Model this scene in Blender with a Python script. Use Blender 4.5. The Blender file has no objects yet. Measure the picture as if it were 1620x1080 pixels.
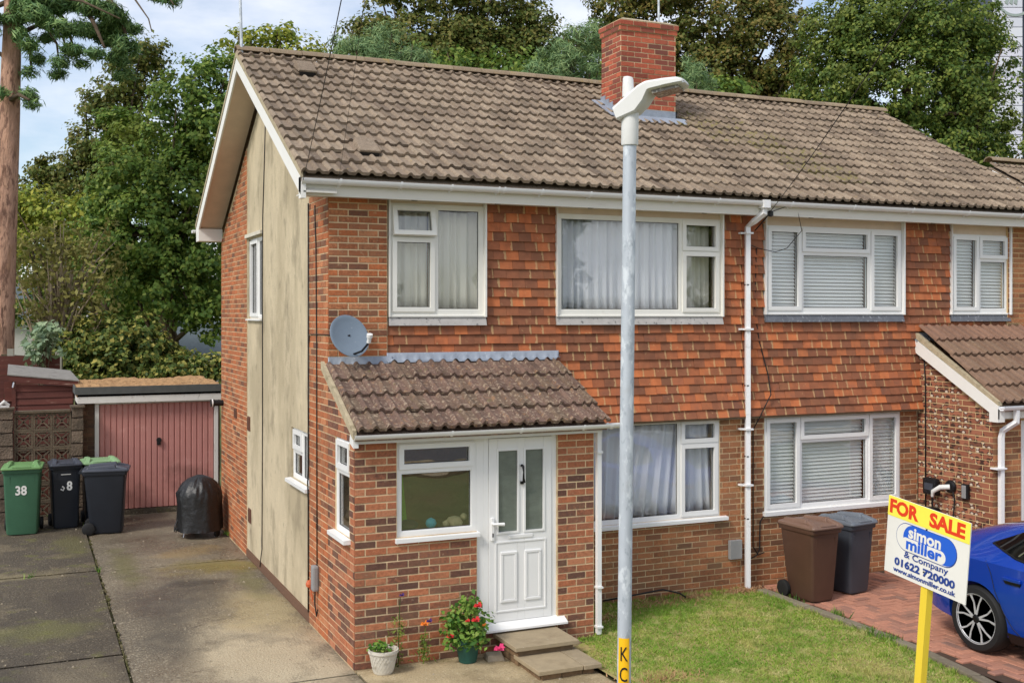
import bpy, bmesh, math, random
import numpy as np
from mathutils import Matrix, Vector
rnd = random.Random(7)
R = math.radians
SC = bpy.context.scene
COL = SC.collection

# ---------------------------------------------------------------- camera
CAMX, CAMY, CAMZ, YAW = -3.0227, -11.6926, 3.5298, 23.941
cam_data = bpy.data.cameras.new('camera')
cam = bpy.data.objects.new('camera', cam_data)
COL.objects.link(cam)
cam.location = (CAMX, CAMY, CAMZ)
cam.rotation_euler = (R(90), 0, R(-YAW))
cam_data.lens = 38.89
cam_data.sensor_width = 36
cam_data.shift_y = -0.0265
cam_data.clip_end = 2000
SC.camera = cam

# ---------------------------------------------------------------- world, sun, exposure
SUN_ELEV, SUN_AZ = 45, 244            # compass style: 0 = +y, 90 = +x
w = bpy.data.worlds.new('World'); SC.world = w; w.use_nodes = True
nt = w.node_tree; nt.nodes.clear()
def wn(t, **k):
    n = nt.nodes.new(t)
    for a, b in k.items(): setattr(n, a, b)
    return n
sky = wn('ShaderNodeTexSky', sky_type='NISHITA'); sky.sun_disc = False
sky.sun_elevation = R(SUN_ELEV); sky.sun_rotation = R(SUN_AZ); sky.dust_density = 1.2; sky.ozone_density = 1.6
bgn = wn('ShaderNodeBackground'); bgn.inputs[1].default_value = 0.14
out = wn('ShaderNodeOutputWorld')
tc = wn('ShaderNodeTexCoord'); mp = wn('ShaderNodeMapping'); mp.inputs['Scale'].default_value = (1.5, 1.5, 4.2)
mp.inputs['Location'].default_value = (0.35, 0.1, 0.9)
nz = wn('ShaderNodeTexNoise'); nz.inputs['Scale'].default_value = 2.1; nz.inputs['Detail'].default_value = 7; nz.inputs['Roughness'].default_value = .55
cr = wn('ShaderNodeValToRGB'); cr.color_ramp.elements[0].position = .40; cr.color_ramp.elements[1].position = .66; cr.color_ramp.elements[0].color = (.16,.16,.16,1)
mx = wn('ShaderNodeMix', data_type='RGBA'); mx.inputs[7].default_value = (6.8, 6.8, 7.1, 1)
L = nt.links.new
L(tc.outputs['Generated'], mp.inputs[0]); L(mp.outputs[0], nz.inputs[0]); L(nz.outputs[0], cr.inputs[0])
L(cr.outputs[0], mx.inputs[0]); L(sky.outputs[0], mx.inputs[6]); L(mx.outputs[2], bgn.inputs[0]); L(bgn.outputs[0], out.inputs[0])
sun_d = bpy.data.lights.new('sun', 'SUN'); sun_d.energy = 2.2; sun_d.angle = R(14); sun_d.color = (1, .95, .87)
sun = bpy.data.objects.new('sun', sun_d); COL.objects.link(sun)
sdir = Vector((math.sin(R(SUN_AZ)) * math.cos(R(SUN_ELEV)), math.cos(R(SUN_AZ)) * math.cos(R(SUN_ELEV)), math.sin(R(SUN_ELEV))))
sun.rotation_euler = sdir.to_track_quat('Z', 'Y').to_euler(); sun.location = sdir * 40
SC.view_settings.view_transform = 'Standard'; SC.view_settings.look = 'None'
SC.view_settings.exposure = 0.3; SC.view_settings.gamma = 1
SC.view_settings.use_curve_mapping = False
SC.render.engine = 'CYCLES'
SC.cycles.max_bounces = 7; SC.cycles.transparent_max_bounces = 12
SC.cycles.use_denoising = True

# ---------------------------------------------------------------- geometry helpers
class MB:
    """collects faces of one mesh; T is applied to every vertex"""
    def __init__(s, T=None): s.v = []; s.f = []; s.T = T or Matrix.Identity(4)
    def add(s, vs, fs):
        o = len(s.v); s.v += [tuple(s.T @ Vector(p)) for p in vs]; s.f += [tuple(i + o for i in f) for f in fs]; return s
    def box(s, x0, x1, y0, y1, z0, z1):
        return s.add([(x0,y0,z0),(x1,y0,z0),(x1,y1,z0),(x0,y1,z0),(x0,y0,z1),(x1,y0,z1),(x1,y1,z1),(x0,y1,z1)],
                     [(0,3,2,1),(4,5,6,7),(0,1,5,4),(1,2,6,5),(2,3,7,6),(3,0,4,7)])
    def hexa(s, lo, hi):
        """two quads (4 points each), bottom and top"""
        return s.add(list(lo) + list(hi), [(0,3,2,1),(4,5,6,7),(0,1,5,4),(1,2,6,5),(2,3,7,6),(3,0,4,7)])
    def prism(s, poly, axis, a, b):
        """poly of 2D points in the plane without axis, extruded a..b"""
        def P(p, q):
            return {'x': (q, p[0], p[1]), 'y': (p[0], q, p[1]), 'z': (p[0], p[1], q)}[axis]
        n = len(poly); vs = [P(p, a) for p in poly] + [P(p, b) for p in poly]
        return s.add(vs, [tuple(range(n))[::-1], tuple(range(n, 2*n))] + [(i, (i+1) % n, n + (i+1) % n, n + i) for i in range(n)])
    def tube(s, pts, rad, n=8, cap=True):
        pts = [Vector(p) for p in pts]; m = len(pts)
        rs = rad if isinstance(rad, (list, tuple)) else [rad] * m
        vs = []; prev = None
        for i, p in enumerate(pts):
            d = (pts[min(i+1, m-1)] - pts[max(i-1, 0)]).normalized()
            if prev is None:
                a = d.orthogonal().normalized()
            else:
                a = (prev - d * prev.dot(d))
                a = a.normalized() if a.length > 1e-6 else d.orthogonal().normalized()
            prev = a; b = d.cross(a)
            vs += [tuple(p + (a * math.cos(2*math.pi*k/n) + b * math.sin(2*math.pi*k/n)) * rs[i]) for k in range(n)]
        fs = [(i*n + k, i*n + (k+1) % n, (i+1)*n + (k+1) % n, (i+1)*n + k) for i in range(m-1) for k in range(n)]
        if cap: fs += [tuple(range(n))[::-1], tuple(range((m-1)*n, m*n))]
        return s.add(vs, fs)
    def lathe(s, prof, n=24, c=(0,0,0), wob=None):
        vs = []
        for i, (r, z) in enumerate(prof):
            for k in range(n):
                a = 2*math.pi*k/n; q = r * (wob(i, a) if wob else 1)
                vs.append((c[0] + q*math.cos(a), c[1] + q*math.sin(a), c[2] + z))
        m = len(prof)
        fs = [(i*n + k, i*n + (k+1) % n, (i+1)*n + (k+1) % n, (i+1)*n + k) for i in range(m-1) for k in range(n)]
        fs += [tuple(range(n))[::-1], tuple(range((m-1)*n, m*n))]
        return s.add(vs, fs)
    def grid(s, rows):
        """rows: list of equal length lists of points"""
        n = len(rows[0]); vs = [p for r in rows for p in r]
        return s.add(vs, [(i*n+j, i*n+j+1, (i+1)*n+j+1, (i+1)*n+j) for i in range(len(rows)-1) for j in range(n-1)])
    def mesh(s, name, mat, smooth=False):
        me = bpy.data.meshes.new(name); me.from_pydata(s.v, [], s.f); me.update()
        if mat: me.materials.append(mat)
        if smooth: me.shade_smooth()
        return me
    def build(s, name, mat, parent=None, smooth=False, auto=None, bevel=0):
        me = s.mesh(name, mat, smooth)
        if bevel or auto is not None:
            bm = bmesh.new(); bm.from_mesh(me)
            bmesh.ops.recalc_face_normals(bm, faces=bm.faces)
            if bevel:
                es = [e for e in bm.edges if len(e.link_faces) == 2 and e.calc_face_angle() > .5]
                bmesh.ops.bevel(bm, geom=es, offset=bevel, segments=2, affect='EDGES', profile=.6, clamp_overlap=True)
            if auto is not None:
                for f in bm.faces: f.smooth = True
                for e in bm.edges:
                    if len(e.link_faces) == 2 and e.calc_face_angle() > auto: e.smooth = False
            bm.to_mesh(me); bm.free()
        return link(name, me, parent)
def link(name, me, parent=None, M=None):
    o = bpy.data.objects.new(name, me); COL.objects.link(o)
    if parent: o.parent = parent
    if M is not None: o.matrix_basis = M
    return o
def tag(o, label=None, cat=None, group=None, kind=None):
    if label: o['label'] = label
    if cat: o['category'] = cat
    if group: o['group'] = group
    if kind: o['kind'] = kind
    return o
def empty(name, loc=(0,0,0), rz=0, label=None, cat=None, group=None):
    o = bpy.data.objects.new(name, None); COL.objects.link(o); o.location = loc; o.rotation_euler = (0, 0, rz)
    o.empty_display_size = .1
    return tag(o, label, cat, group)
def frame(o, rz): return Matrix.Translation(o) @ Matrix.Rotation(rz, 4, 'Z')
def copy_tree(o, parent=None):
    c = o.copy(); COL.objects.link(c); c.parent = parent
    for ch in list(o.children): copy_tree(ch, c)
    return c

# camera rays: used to find where the things of the photograph stand
_f, _y0 = 1750., 497.
_t = R(YAW); VX, VY = math.sin(_t), math.cos(_t); RX, RY = VY, -VX
def at_depth(px, py, t):
    a = (px - 810) / _f
    return Vector((CAMX + t*(VX + a*RX), CAMY + t*(VY + a*RY), CAMZ + t*(_y0 - py)/_f))
def at_z(px, py, z):
    return at_depth(px, py, (CAMZ - z) * _f / (py - _y0))
def at_y(px, py, y):
    a = (px - 810) / _f; return at_depth(px, py, (y - CAMY) / (VY + a*RY))

# ---------------------------------------------------------------- materials
def lin(c):
    return tuple(((x/255)/12.92 if x/255 <= .04045 else (((x/255)+.055)/1.055)**2.4) for x in c)
class NB:
    def __init__(s, name):
        s.m = bpy.data.materials.new(name); s.m.use_nodes = True; s.t = s.m.node_tree; s.t.nodes.clear()
        s.out = s.n('ShaderNodeOutputMaterial')
    def n(s, t, **k):
        x = s.t.nodes.new(t)
        for a, b in k.items(): setattr(x, a, b)
        return x
    def l(s, a, b): s.t.links.new(a, b)
    def math(s, op, a, b=0.0):
        n = s.n('ShaderNodeMath', operation=op)
        for i, q in enumerate((a, b)):
            if isinstance(q, (int, float)): n.inputs[i].default_value = q
            else: s.l(q, n.inputs[i])
        return n.outputs[0]
    def noise(s, vec, scale, detail=4, rough=.55):
        n = s.n('ShaderNodeTexNoise'); n.inputs['Scale'].default_value = scale; n.inputs['Detail'].default_value = detail
        n.inputs['Roughness'].default_value = rough; s.l(vec, n.inputs['Vector']); return n.outputs[0]
    def ramp(s, fac, stops, const=False):
        n = s.n('ShaderNodeValToRGB'); cr = n.color_ramp
        if const: cr.interpolation = 'CONSTANT'
        while len(cr.elements) < len(stops): cr.elements.new(.5)
        for e, (p, c) in zip(cr.elements, stops):
            e.position = p; e.color = (*c, 1)
        s.l(fac, n.inputs[0]); return n.outputs[0]
    def mix(s, fac, a, b, blend='MIX'):
        n = s.n('ShaderNodeMix', data_type='RGBA', blend_type=blend)
        for i, q in ((0, fac), (6, a), (7, b)):
            if isinstance(q, (int, float)): n.inputs[i].default_value = q
            elif isinstance(q, tuple): n.inputs[i].default_value = (*q, 1)
            else: s.l(q, n.inputs[i])
        return n.outputs[2]
def mat(name, col=None, ramp=None, rough=.7, metal=0, spec=.4, mottle=None, stains=(), bump=None, piece=True, stretch=(1,1,1),
        coat=0, trans=0, const=False, edge=None, spots=(), wet=None):
    """col / ramp: sRGB 0-255 colours. ramp is picked per piece at random. mottle=(scale, amount).
    stains=[(scale, lo, hi, colour, strength)] patches with a shape of their own. bump=(scale, height)"""
    b = NB(name); p = b.n('ShaderNodeBsdfPrincipled')
    geo = b.n('ShaderNodeNewGeometry'); oi = b.n('ShaderNodeObjectInfo')
    r = b.math('FRACT', b.math('ADD', oi.outputs['Random'], geo.outputs['Random Per Island']))
    vec = geo.outputs['Position']
    mpn = b.n('ShaderNodeMapping'); mpn.inputs['Scale'].default_value = stretch; b.l(vec, mpn.inputs[0])
    if piece:
        cmb = b.n('ShaderNodeCombineXYZ'); q = b.math('MULTIPLY', r, 37.0)
        for i in range(3): b.l(q, cmb.inputs[i])
        b.l(cmb.outputs[0], mpn.inputs['Location'])
    vec = mpn.outputs[0]
    if ramp:
        fac = r
        if mottle and len(mottle) > 2:      # let the grain push the colour along the ramp
            fac = b.math('FRACT', b.math('ADD', r, 0))
            nn = b.noise(vec, mottle[0], 3)
            fac = b.math('ADD', fac, b.math('MULTIPLY', b.math('SUBTRACT', nn, .5), mottle[2]))
        c = b.ramp(fac, [(a, lin(x)) for a, x in ramp], const)
    else:
        c = b.mix(0.0, lin(col), lin(col))
    if mottle:
        nn = b.noise(vec, mottle[0], 5, .6)
        k = mottle[1]
        c = b.mix(1.0, c, b.ramp(nn, [(.25, (1-k,)*3), (.75, (1+k,)*3)]), 'MULTIPLY')
    for sc_, lo, hi, colr, st in stains:
        nn = b.noise(vec, sc_, 6, .62)
        f = b.math('MULTIPLY', b.ramp(nn, [(lo, (0,0,0)), (hi, (1,1,1))]), st)
        c = b.mix(f, c, lin(colr))
    for (sx_, sy_, ra, rb, colr, st_) in spots:        # worn or stained patches of the ground, centre and radii in metres
        q = b.n('ShaderNodeMapping'); q.vector_type = 'TEXTURE'; q.inputs['Location'].default_value = (sx_, sy_, 0); q.inputs['Scale'].default_value = (ra, rb, 1000); b.l(geo.outputs['Position'], q.inputs[0])
        ln = b.n('ShaderNodeVectorMath', operation='LENGTH'); b.l(q.outputs[0], ln.inputs[0])
        dd = b.math('ADD', ln.outputs['Value'], b.math('MULTIPLY', b.math('SUBTRACT', b.noise(geo.outputs['Position'], 1.4, 7, .65), .5), 2.6))
        c = b.mix(b.math('MULTIPLY', b.ramp(dd, [(.35, (1,1,1)), (.95, (0,0,0))]), st_), c, lin(colr))
    if edge:                               # lime bleached edge on some of the pieces
        at = b.n('ShaderNodeAttribute'); at.attribute_name = 'tx'
        wob = b.math('MULTIPLY', b.math('SUBTRACT', b.noise(vec, 26, 2), .5), .3)
        f = b.math('GREATER_THAN', b.math('ADD', at.outputs['Fac'], wob), .86)
        f = b.math('MULTIPLY', f, b.math('GREATER_THAN', b.math('FRACT', b.math('MULTIPLY', r, 13.7)), .5))
        c = b.mix(b.math('MULTIPLY', f, edge[1]), c, lin(edge[0]))
    b.l(c, p.inputs['Base Color'])
    p.inputs['Roughness'].default_value = rough; p.inputs['Metallic'].default_value = metal
    p.inputs['Specular IOR Level'].default_value = spec
    if wet:
        b.l(b.ramp(b.noise(vec, wet, 5, .6), [(.40, (.16,)*3), (.62, (.7,)*3)]), p.inputs['Roughness'])
    if coat: p.inputs['Coat Weight'].default_value = coat; p.inputs['Coat Roughness'].default_value = .03
    if bump:
        bp = b.n('ShaderNodeBump'); bp.inputs['Distance'].default_value = bump[1]; bp.inputs['Strength'].default_value = 1
        b.l(b.noise(vec, bump[0], 5, .6), bp.inputs['Height']); b.l(bp.outputs[0], p.inputs['Normal'])
    sh = p.outputs[0]
    if trans:
        tr = b.n('ShaderNodeBsdfTranslucent'); b.l(c, tr.inputs[0])
        ms = b.n('ShaderNodeMixShader'); ms.inputs[0].default_value = trans
        b.l(p.outputs[0], ms.inputs[1]); b.l(tr.outputs[0], ms.inputs[2]); sh = ms.outputs[0]
    b.l(sh, b.out.inputs[0]); return b.m
def glass_mat(name, tint=(1,1,1), refl=.1, rough=.0, wob=0.0):
    b = NB(name); g = b.n('ShaderNodeBsdfGlossy'); g.inputs['Roughness'].default_value = rough
    t = b.n('ShaderNodeBsdfTransparent'); t.inputs[0].default_value = (*tint, 1)
    fr = b.n('ShaderNodeLayerWeight'); fr.inputs[0].default_value = .5
    if wob:
        geo = b.n('ShaderNodeNewGeometry'); bp = b.n('ShaderNodeBump'); bp.inputs['Distance'].default_value = wob
        b.l(b.noise(geo.outputs['Position'], 1.6, 2), bp.inputs['Height']); b.l(bp.outputs[0], g.inputs['Normal'])
    fac = b.math('ADD', b.math('MULTIPLY', b.math('POWER', fr.outputs['Facing'], 4.0), .8), refl)
    ms = b.n('ShaderNodeMixShader'); b.l(fac, ms.inputs[0]); b.l(t.outputs[0], ms.inputs[1]); b.l(g.outputs[0], ms.inputs[2])
    b.l(ms.outputs[0], b.out.inputs[0]); return b.m

MT = {}
MT['brick_main'] = mat('main brick', ramp=[(0,(134,80,54)),(.15,(172,101,62)),(.45,(188,109,66)),(.62,(156,95,63)),(.78,(198,131,89)),(.92,(138,88,63)),(1,(108,74,58))],
    mottle=(38,.24,.26), stains=[(1.6,.50,.66,(128,100,74),.5),(26,.60,.70,(208,182,144),.4),(60,.60,.68,(84,58,46),.4)], rough=.85, bump=(80,.005))
MT['brick_porch'] = mat('porch brick', ramp=[(0,(98,68,57)),(.2,(118,79,63)),(.32,(158,99,71)),(.6,(174,106,72)),(.82,(186,124,90)),(.92,(130,88,69)),(1,(92,65,56))],
    mottle=(34,.24,.22), stains=[(22,.61,.71,(202,174,142),.4),(1.3,.51,.68,(122,96,76),.5),(60,.60,.68,(76,54,46),.4)], rough=.85, bump=(80,.005))
MT['brick_near'] = mat('brown brick', ramp=[(0,(128,84,58)),(.3,(162,106,70)),(.6,(180,120,80)),(.85,(144,98,70)),(1,(106,76,58))],
    mottle=(36,.24,.26), stains=[(1.8,.50,.68,(128,108,78),.5),(24,.62,.72,(204,180,140),.4),(60,.60,.68,(78,58,46),.4)], rough=.85, bump=(80,.005))
MT['brick_dark'] = mat('dark brick', ramp=[(0,(84,62,50)),(.5,(108,80,62)),(1,(78,60,50))], mottle=(30,.25), rough=.9, bump=(80,.003))
MT['brick_chimney'] = mat('chimney brick', ramp=[(0,(132,68,52)),(.3,(168,84,62)),(.6,(192,102,74)),(.8,(146,78,62)),(1,(112,70,60))], mottle=(34,.18,.2),
    stains=[(3,.58,.72,(110,76,64),.5)], rough=.9, bump=(90,.003))
MT['mortar'] = mat('mortar', (212,188,150), mottle=(10,.2), stains=[(1.7,.48,.64,(160,136,104),.7),(9,.56,.66,(136,114,88),.5)], rough=.95, bump=(120,.003), piece=False)
MT['mortar_grey'] = mat('yellow mortar', (208,180,134), mottle=(14,.12), stains=[(3,.55,.75,(160,132,98),.5)], rough=.95, bump=(120,.002), piece=False)
MT['mortar_dark'] = mat('old mortar', (112,94,72), mottle=(14,.2), rough=.95, piece=False)
MT['render'] = mat('sand render', (204,189,159), mottle=(5,.1), stains=[(.9,.46,.60,(168,154,126),.65),(2.2,.53,.65,(136,124,102),.55),(40,.54,.66,(176,162,134),.5),(7,.60,.70,(118,108,90),.45)],
    rough=.95, bump=(90,.010), piece=False, stretch=(1,1,.6))
MT['hang'] = mat('clay hanging tile', ramp=[(0,(128,82,60)),(.30,(146,91,64)),(.55,(160,96,64)),(.66,(184,106,66)),(.84,(198,116,70)),(.91,(168,100,68)),(.96,(140,88,64)),(1,(122,80,62))],
    mottle=(9,.18,.24), stains=[(14,.64,.69,(196,158,112),.45),(1.1,.50,.72,(124,90,66),.55)], rough=.85, bump=(70,.002), edge=((200,166,118),.6))
MT['roof'] = mat('concrete roof tile', ramp=[(0,(116,101,85)),(.35,(139,122,104)),(.7,(154,137,117)),(.9,(129,112,95)),(1,(104,90,77))], mottle=(22,.22),
    stains=[(1.2,.52,.68,(108,96,82),.4),(4,.54,.68,(108,95,82),.45),(34,.6,.68,(188,180,160),.5),(60,.58,.66,(80,70,61),.45),(7,.65,.70,(158,134,82),.45)], rough=.95, bump=(55,.012))
MT['roof_moss'] = mat('mossy roof tile', ramp=[(0,(118,104,88)),(.5,(142,126,106)),(1,(110,96,82))], mottle=(18,.14),
    stains=[(9,.52,.60,(126,118,62),.65),(16,.6,.68,(92,94,44),.7)], rough=.95, bump=(60,.012))
MT['porch_tile'] = mat('old brown roof tile', ramp=[(0,(100,80,70)),(.5,(122,98,86)),(1,(112,94,78))], mottle=(14,.26),
    stains=[(24,.54,.62,(184,166,142),.6),(50,.56,.64,(70,56,50),.5),(11,.58,.66,(160,122,88),.55),(7,.63,.70,(104,102,54),.6),(18,.66,.71,(196,144,74),.7)], rough=.95, bump=(45,.018))
MT['near_porch_tile'] = mat('near porch tile', ramp=[(0,(112,88,72)),(.6,(132,106,88)),(1,(120,98,80))], mottle=(16,.2),
    stains=[(30,.6,.68,(170,150,126),.5),(16,.68,.73,(176,134,60),.5)], rough=.95, bump=(55,.008))
MT['near_porch_top'] = mat('red porch tile', ramp=[(0,(124,96,80)),(1,(140,108,90))], mottle=(16,.15), stains=[(12,.55,.65,(104,78,64),.5)], rough=.95, bump=(55,.006))
MT['ridge'] = mat('ridge tile', ramp=[(0,(132,114,94)),(.5,(150,132,108)),(1,(122,106,88))], mottle=(14,.2), stains=[(6,.58,.66,(160,134,72),.5),(14,.56,.64,(100,94,66),.5),(20,.6,.68,(186,176,154),.4)], rough=.95, bump=(50,.008))
MT['lead'] = mat('lead flashing', (150,158,170), mottle=(7,.14), stains=[(5,.55,.7,(110,116,128),.5),(16,.6,.7,(200,202,205),.5)], rough=.5, metal=.15, bump=(18,.006), piece=False)
MT['lead_dark'] = mat('dark lead', (100,103,110), mottle=(9,.2), stains=[(22,.58,.66,(182,184,188),.6)], rough=.6, bump=(18,.005), piece=False)
MT['lead_cement'] = mat('weathered sill flashing', (176,172,168), mottle=(9,.15), stains=[(20,.58,.66,(60,62,68),.8)], rough=.7, bump=(25,.005), piece=False)
MT['upvc'] = mat('white plastic frame', (232,232,230), rough=.35, spec=.5, mottle=(3,.02), piece=False)
MT['cream_frame'] = mat('dirty white frame', (232,230,222), rough=.45, mottle=(4,.04), stains=[(9,.62,.78,(196,190,174),.4)], piece=False)
MT['fascia'] = mat('painted fascia', (224,220,210), rough=.5, mottle=(4,.04), stains=[(7,.6,.75,(182,172,156),.45)], piece=False, stretch=(.3,1,2))
MT['gutter'] = mat('white gutter', (236,236,236), rough=.4, stains=[(8,.62,.75,(180,178,172),.5)], piece=False, stretch=(.4,1,2))
MT['soffit'] = mat('weathered soffit board', (218,198,178), rough=.8, mottle=(5,.08), piece=False)
MT['barge'] = mat('painted bargeboard', (232,230,224), rough=.5, mottle=(4,.03), piece=False)
MT['verge'] = mat('verge cement', (178,164,136), rough=.95, mottle=(14,.2), stains=[(8,.55,.65,(120,108,80),.6)], piece=False, bump=(40,.01))
MT['glass'] = glass_mat('window glass', (.98,.99,.99), .085, 0, .003)
MT['glass_dark'] = glass_mat('porch glass', (.9,.93,.91), .20, 0, .004)
MT['glass_obscure'] = mat('obscured door glass', (104,112,104), rough=.18, spec=.9, mottle=(5,.2), stains=[(2.5,.5,.62,(66,78,76),.6)], piece=False, bump=(60,.002), stretch=(1,1,2))
MT['net'] = mat('net curtain', (240,241,246), rough=.9, trans=.15, piece=False)
MT['cream_curtain'] = mat('cream curtain', (238,234,220), rough=.9, trans=.15, piece=False)
MT['blind'] = mat('blind slat', (240,241,238), rough=.6, piece=False)
MT['green_thing'] = mat('lime fabric', (150,196,50), rough=.8)
MT['toy_blue'] = mat('turquoise ball', (80,180,205), rough=.5)
MT['toy_tan'] = mat('tan plush', (196,176,140), rough=.95)
MT['toy_dark'] = mat('dark clutter', (90,60,58), rough=.8)
MT['garage_door'] = mat('faded red garage door', (186,130,122), rough=.6, mottle=(2.5,.08), stains=[(1.1,.56,.68,(136,94,88),.65),(22,.64,.70,(148,90,80),.5),(5,.58,.68,(200,152,142),.4)], piece=False)
MT['white_wood'] = mat('peeling white wood', (214,212,206), rough=.7, mottle=(6,.06), stains=[(16,.6,.66,(130,120,106),.55)], piece=False, stretch=(1,1,.4))
MT['felt_edge'] = mat('bitumen edge', (84,86,84), rough=.9, mottle=(10,.15), piece=False)
MT['felt_top'] = mat('gravel felt roof', (176,138,96), rough=1, mottle=(30,.25), stains=[(5,.55,.7,(150,100,60),.6),(50,.6,.7,(210,190,150),.5)], piece=False, bump=(60,.02))
MT['drive'] = mat('wet concrete', (126,115,96), rough=.5, spec=.4, mottle=(2.2,.16), stains=[(.45,.42,.54,(96,88,75),.6),(9,.54,.66,(112,100,82),.4),(20,.55,.63,(176,164,138),.45),(34,.55,.62,(196,186,162),.55),(44,.54,.61,(66,59,51),.65)], bump=(42,.022), piece=False,
    spots=[(-.7,-.2,1.1,1.9,(198,184,154),.85),(-.35,1.6,.7,1.3,(176,160,122),.75),(-.5,4.2,.9,.6,(140,126,70),.75),(-1.3,2.6,.8,1.2,(84,79,72),.7),(-.7,5.3,.6,.5,(150,128,88),.6),(-1.5,-2.6,.8,1.4,(160,148,122),.6),(-1.3,6.8,.9,.8,(92,82,68),.6),(-1.55,.9,.35,1.6,(86,80,70),.7),(-1.7,4.6,.3,1.4,(104,102,58),.6),(-.25,3.0,.22,1.2,(108,104,60),.55),(-1.0,-1.6,.5,.5,(92,85,74),.6),(-.9,3.3,.45,.3,(70,66,60),.6)], wet=.55)
MT['drive_dark'] = mat('dark concrete', (90,81,67), rough=.75, mottle=(3,.2), stains=[(.7,.46,.58,(78,70,58),.7),(1.3,.56,.64,(126,114,90),.6),(3.0,.58,.66,(106,106,54),.6),(30,.56,.64,(158,148,126),.5),(48,.54,.62,(56,50,43),.65)], bump=(40,.03), piece=False,
    spots=[(-2.9,1.6,.9,.5,(112,112,60),.5),(-3.1,4.5,1.2,.35,(150,138,104),.5),(-2.6,-.4,.6,1.0,(140,128,104),.45),(-2.5,2.9,.3,.8,(70,62,53),.6),(-3.2,-.3,.5,.7,(72,65,55),.6),(-2.3,6.2,.3,1.2,(104,102,56),.5)])
MT['drive_pale'] = mat('pale concrete', (176,158,124), rough=.8, mottle=(3,.18), stains=[(1.2,.48,.60,(132,116,86),.7),(36,.56,.64,(204,192,162),.55),(50,.55,.63,(104,90,68),.5),(2.4,.60,.70,(124,116,64),.5)], bump=(60,.012), piece=False)
MT['joint'] = mat('mossy joint', (80,78,44), rough=1, mottle=(20,.3), stains=[(6,.5,.6,(110,100,76),.7)], piece=False)
MT['slab'] = mat('step slab', ramp=[(0,(160,144,116)),(1,(150,136,112))], rough=.9, mottle=(12,.12), stains=[(4,.55,.72,(128,112,86),.5),(34,.66,.72,(206,198,180),.6)], bump=(90,.003))
MT['soil'] = mat('soil', (166,150,98), rough=1, mottle=(14,.2), stains=[(4,.5,.65,(136,150,66),.7)], bump=(40,.02), piece=False)
MT['ground'] = mat('rough ground', (104,112,66), rough=1, mottle=(1.5,.25), stains=[(.5,.5,.65,(120,104,72),.5)], piece=False)
MT['asphalt'] = mat('asphalt', (86,86,88), rough=.9, mottle=(20,.15), bump=(120,.004), piece=False)
MT['grass'] = mat('grass blade', ramp=[(0,(112,150,52)),(.4,(142,174,68)),(.75,(168,184,86)),(.93,(198,190,120)),(1,(216,200,150))], rough=.8, spec=.2, trans=.3, piece=False,
    stains=[(1.2,.53,.62,(200,190,122),.65),(.8,.48,.60,(108,156,50),.6),(4,.55,.64,(220,202,152),.6),(3.3,.56,.65,(88,132,42),.55),(18,.60,.68,(196,170,118),.5)])
MT['paver'] = mat('red block paver', ramp=[(0,(150,108,92)),(.3,(176,124,102)),(.7,(188,132,108)),(.9,(160,116,98)),(1,(136,104,92))], rough=.85, mottle=(24,.12), stains=[(2,.55,.7,(144,114,98),.4)], bump=(80,.003))
MT['sand'] = mat('paver joint sand', (74,58,46), rough=1, mottle=(20,.3), piece=False)
MT['kerb'] = mat('edging kerb', ramp=[(0,(136,128,108)),(1,(118,108,90))], rough=.95, mottle=(14,.2), bump=(50,.006))
MT['shed'] = mat('red stained board', ramp=[(0,(92,50,42)),(1,(106,58,48))], rough=.75, mottle=(8,.2), stains=[(7,.64,.68,(186,156,138),.7),(3,.55,.7,(66,42,38),.5)], stretch=(.25,1,2.5))
MT['shed_felt'] = mat('grey shed felt', (134,130,124), rough=.95, mottle=(10,.15), stains=[(6,.54,.66,(100,96,90),.6)], piece=False)
MT['block'] = mat('screen block', ramp=[(0,(108,95,78)),(1,(94,82,68))], rough=.95, mottle=(12,.2), stains=[(4,.5,.65,(66,58,48),.6)], bump=(60,.008))
MT['block_rough'] = mat('split block', ramp=[(0,(104,90,76)),(.5,(120,104,90)),(1,(90,79,68))], rough=.95, mottle=(10,.22), stains=[(5,.5,.62,(58,52,44),.65)], bump=(26,.03))
MT['bin_green'] = mat('green bin plastic', (62,102,78), rough=.45, spec=.4, mottle=(5,.08), piece=False)
MT['bin_lid_green'] = mat('green lid plastic', (106,146,90), rough=.45, mottle=(5,.08), piece=False)
MT['bin_pale_green'] = mat('pale green lid', (132,166,122), rough=.45, mottle=(5,.08), piece=False)
MT['bin_black'] = mat('black bin plastic', (34,38,46), rough=.45, mottle=(5,.12), piece=False)
MT['bin_lid_black'] = mat('charcoal lid', (66,70,80), rough=.4, mottle=(5,.12), piece=False)
MT['bin_brown'] = mat('brown bin plastic', (84,60,48), rough=.45, mottle=(5,.1), stains=[(3,.6,.8,(106,78,64),.5)], piece=False)
MT['bin_lid_brown'] = mat('brown lid', (124,98,84), rough=.45, mottle=(5,.1), piece=False)
MT['bin_grey'] = mat('slate bin plastic', (60,64,72), rough=.45, mottle=(5,.1), piece=False)
MT['bin_lid_grey'] = mat('slate lid', (108,114,122), rough=.4, mottle=(5,.1), piece=False)
MT['rubber'] = mat('rubber', (28,28,29), rough=.7, piece=False)
MT['white_print'] = mat('white sticker', (226,226,222), rough=.6, stains=[(30,.68,.74,(150,150,150),.6)], piece=False)
MT['cover'] = mat('black vinyl cover', (26,26,27), rough=.42, spec=.5, piece=False, bump=(9,.02))
MT['steel'] = mat('steel', (180,182,186), rough=.3, metal=.8, piece=False)
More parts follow.
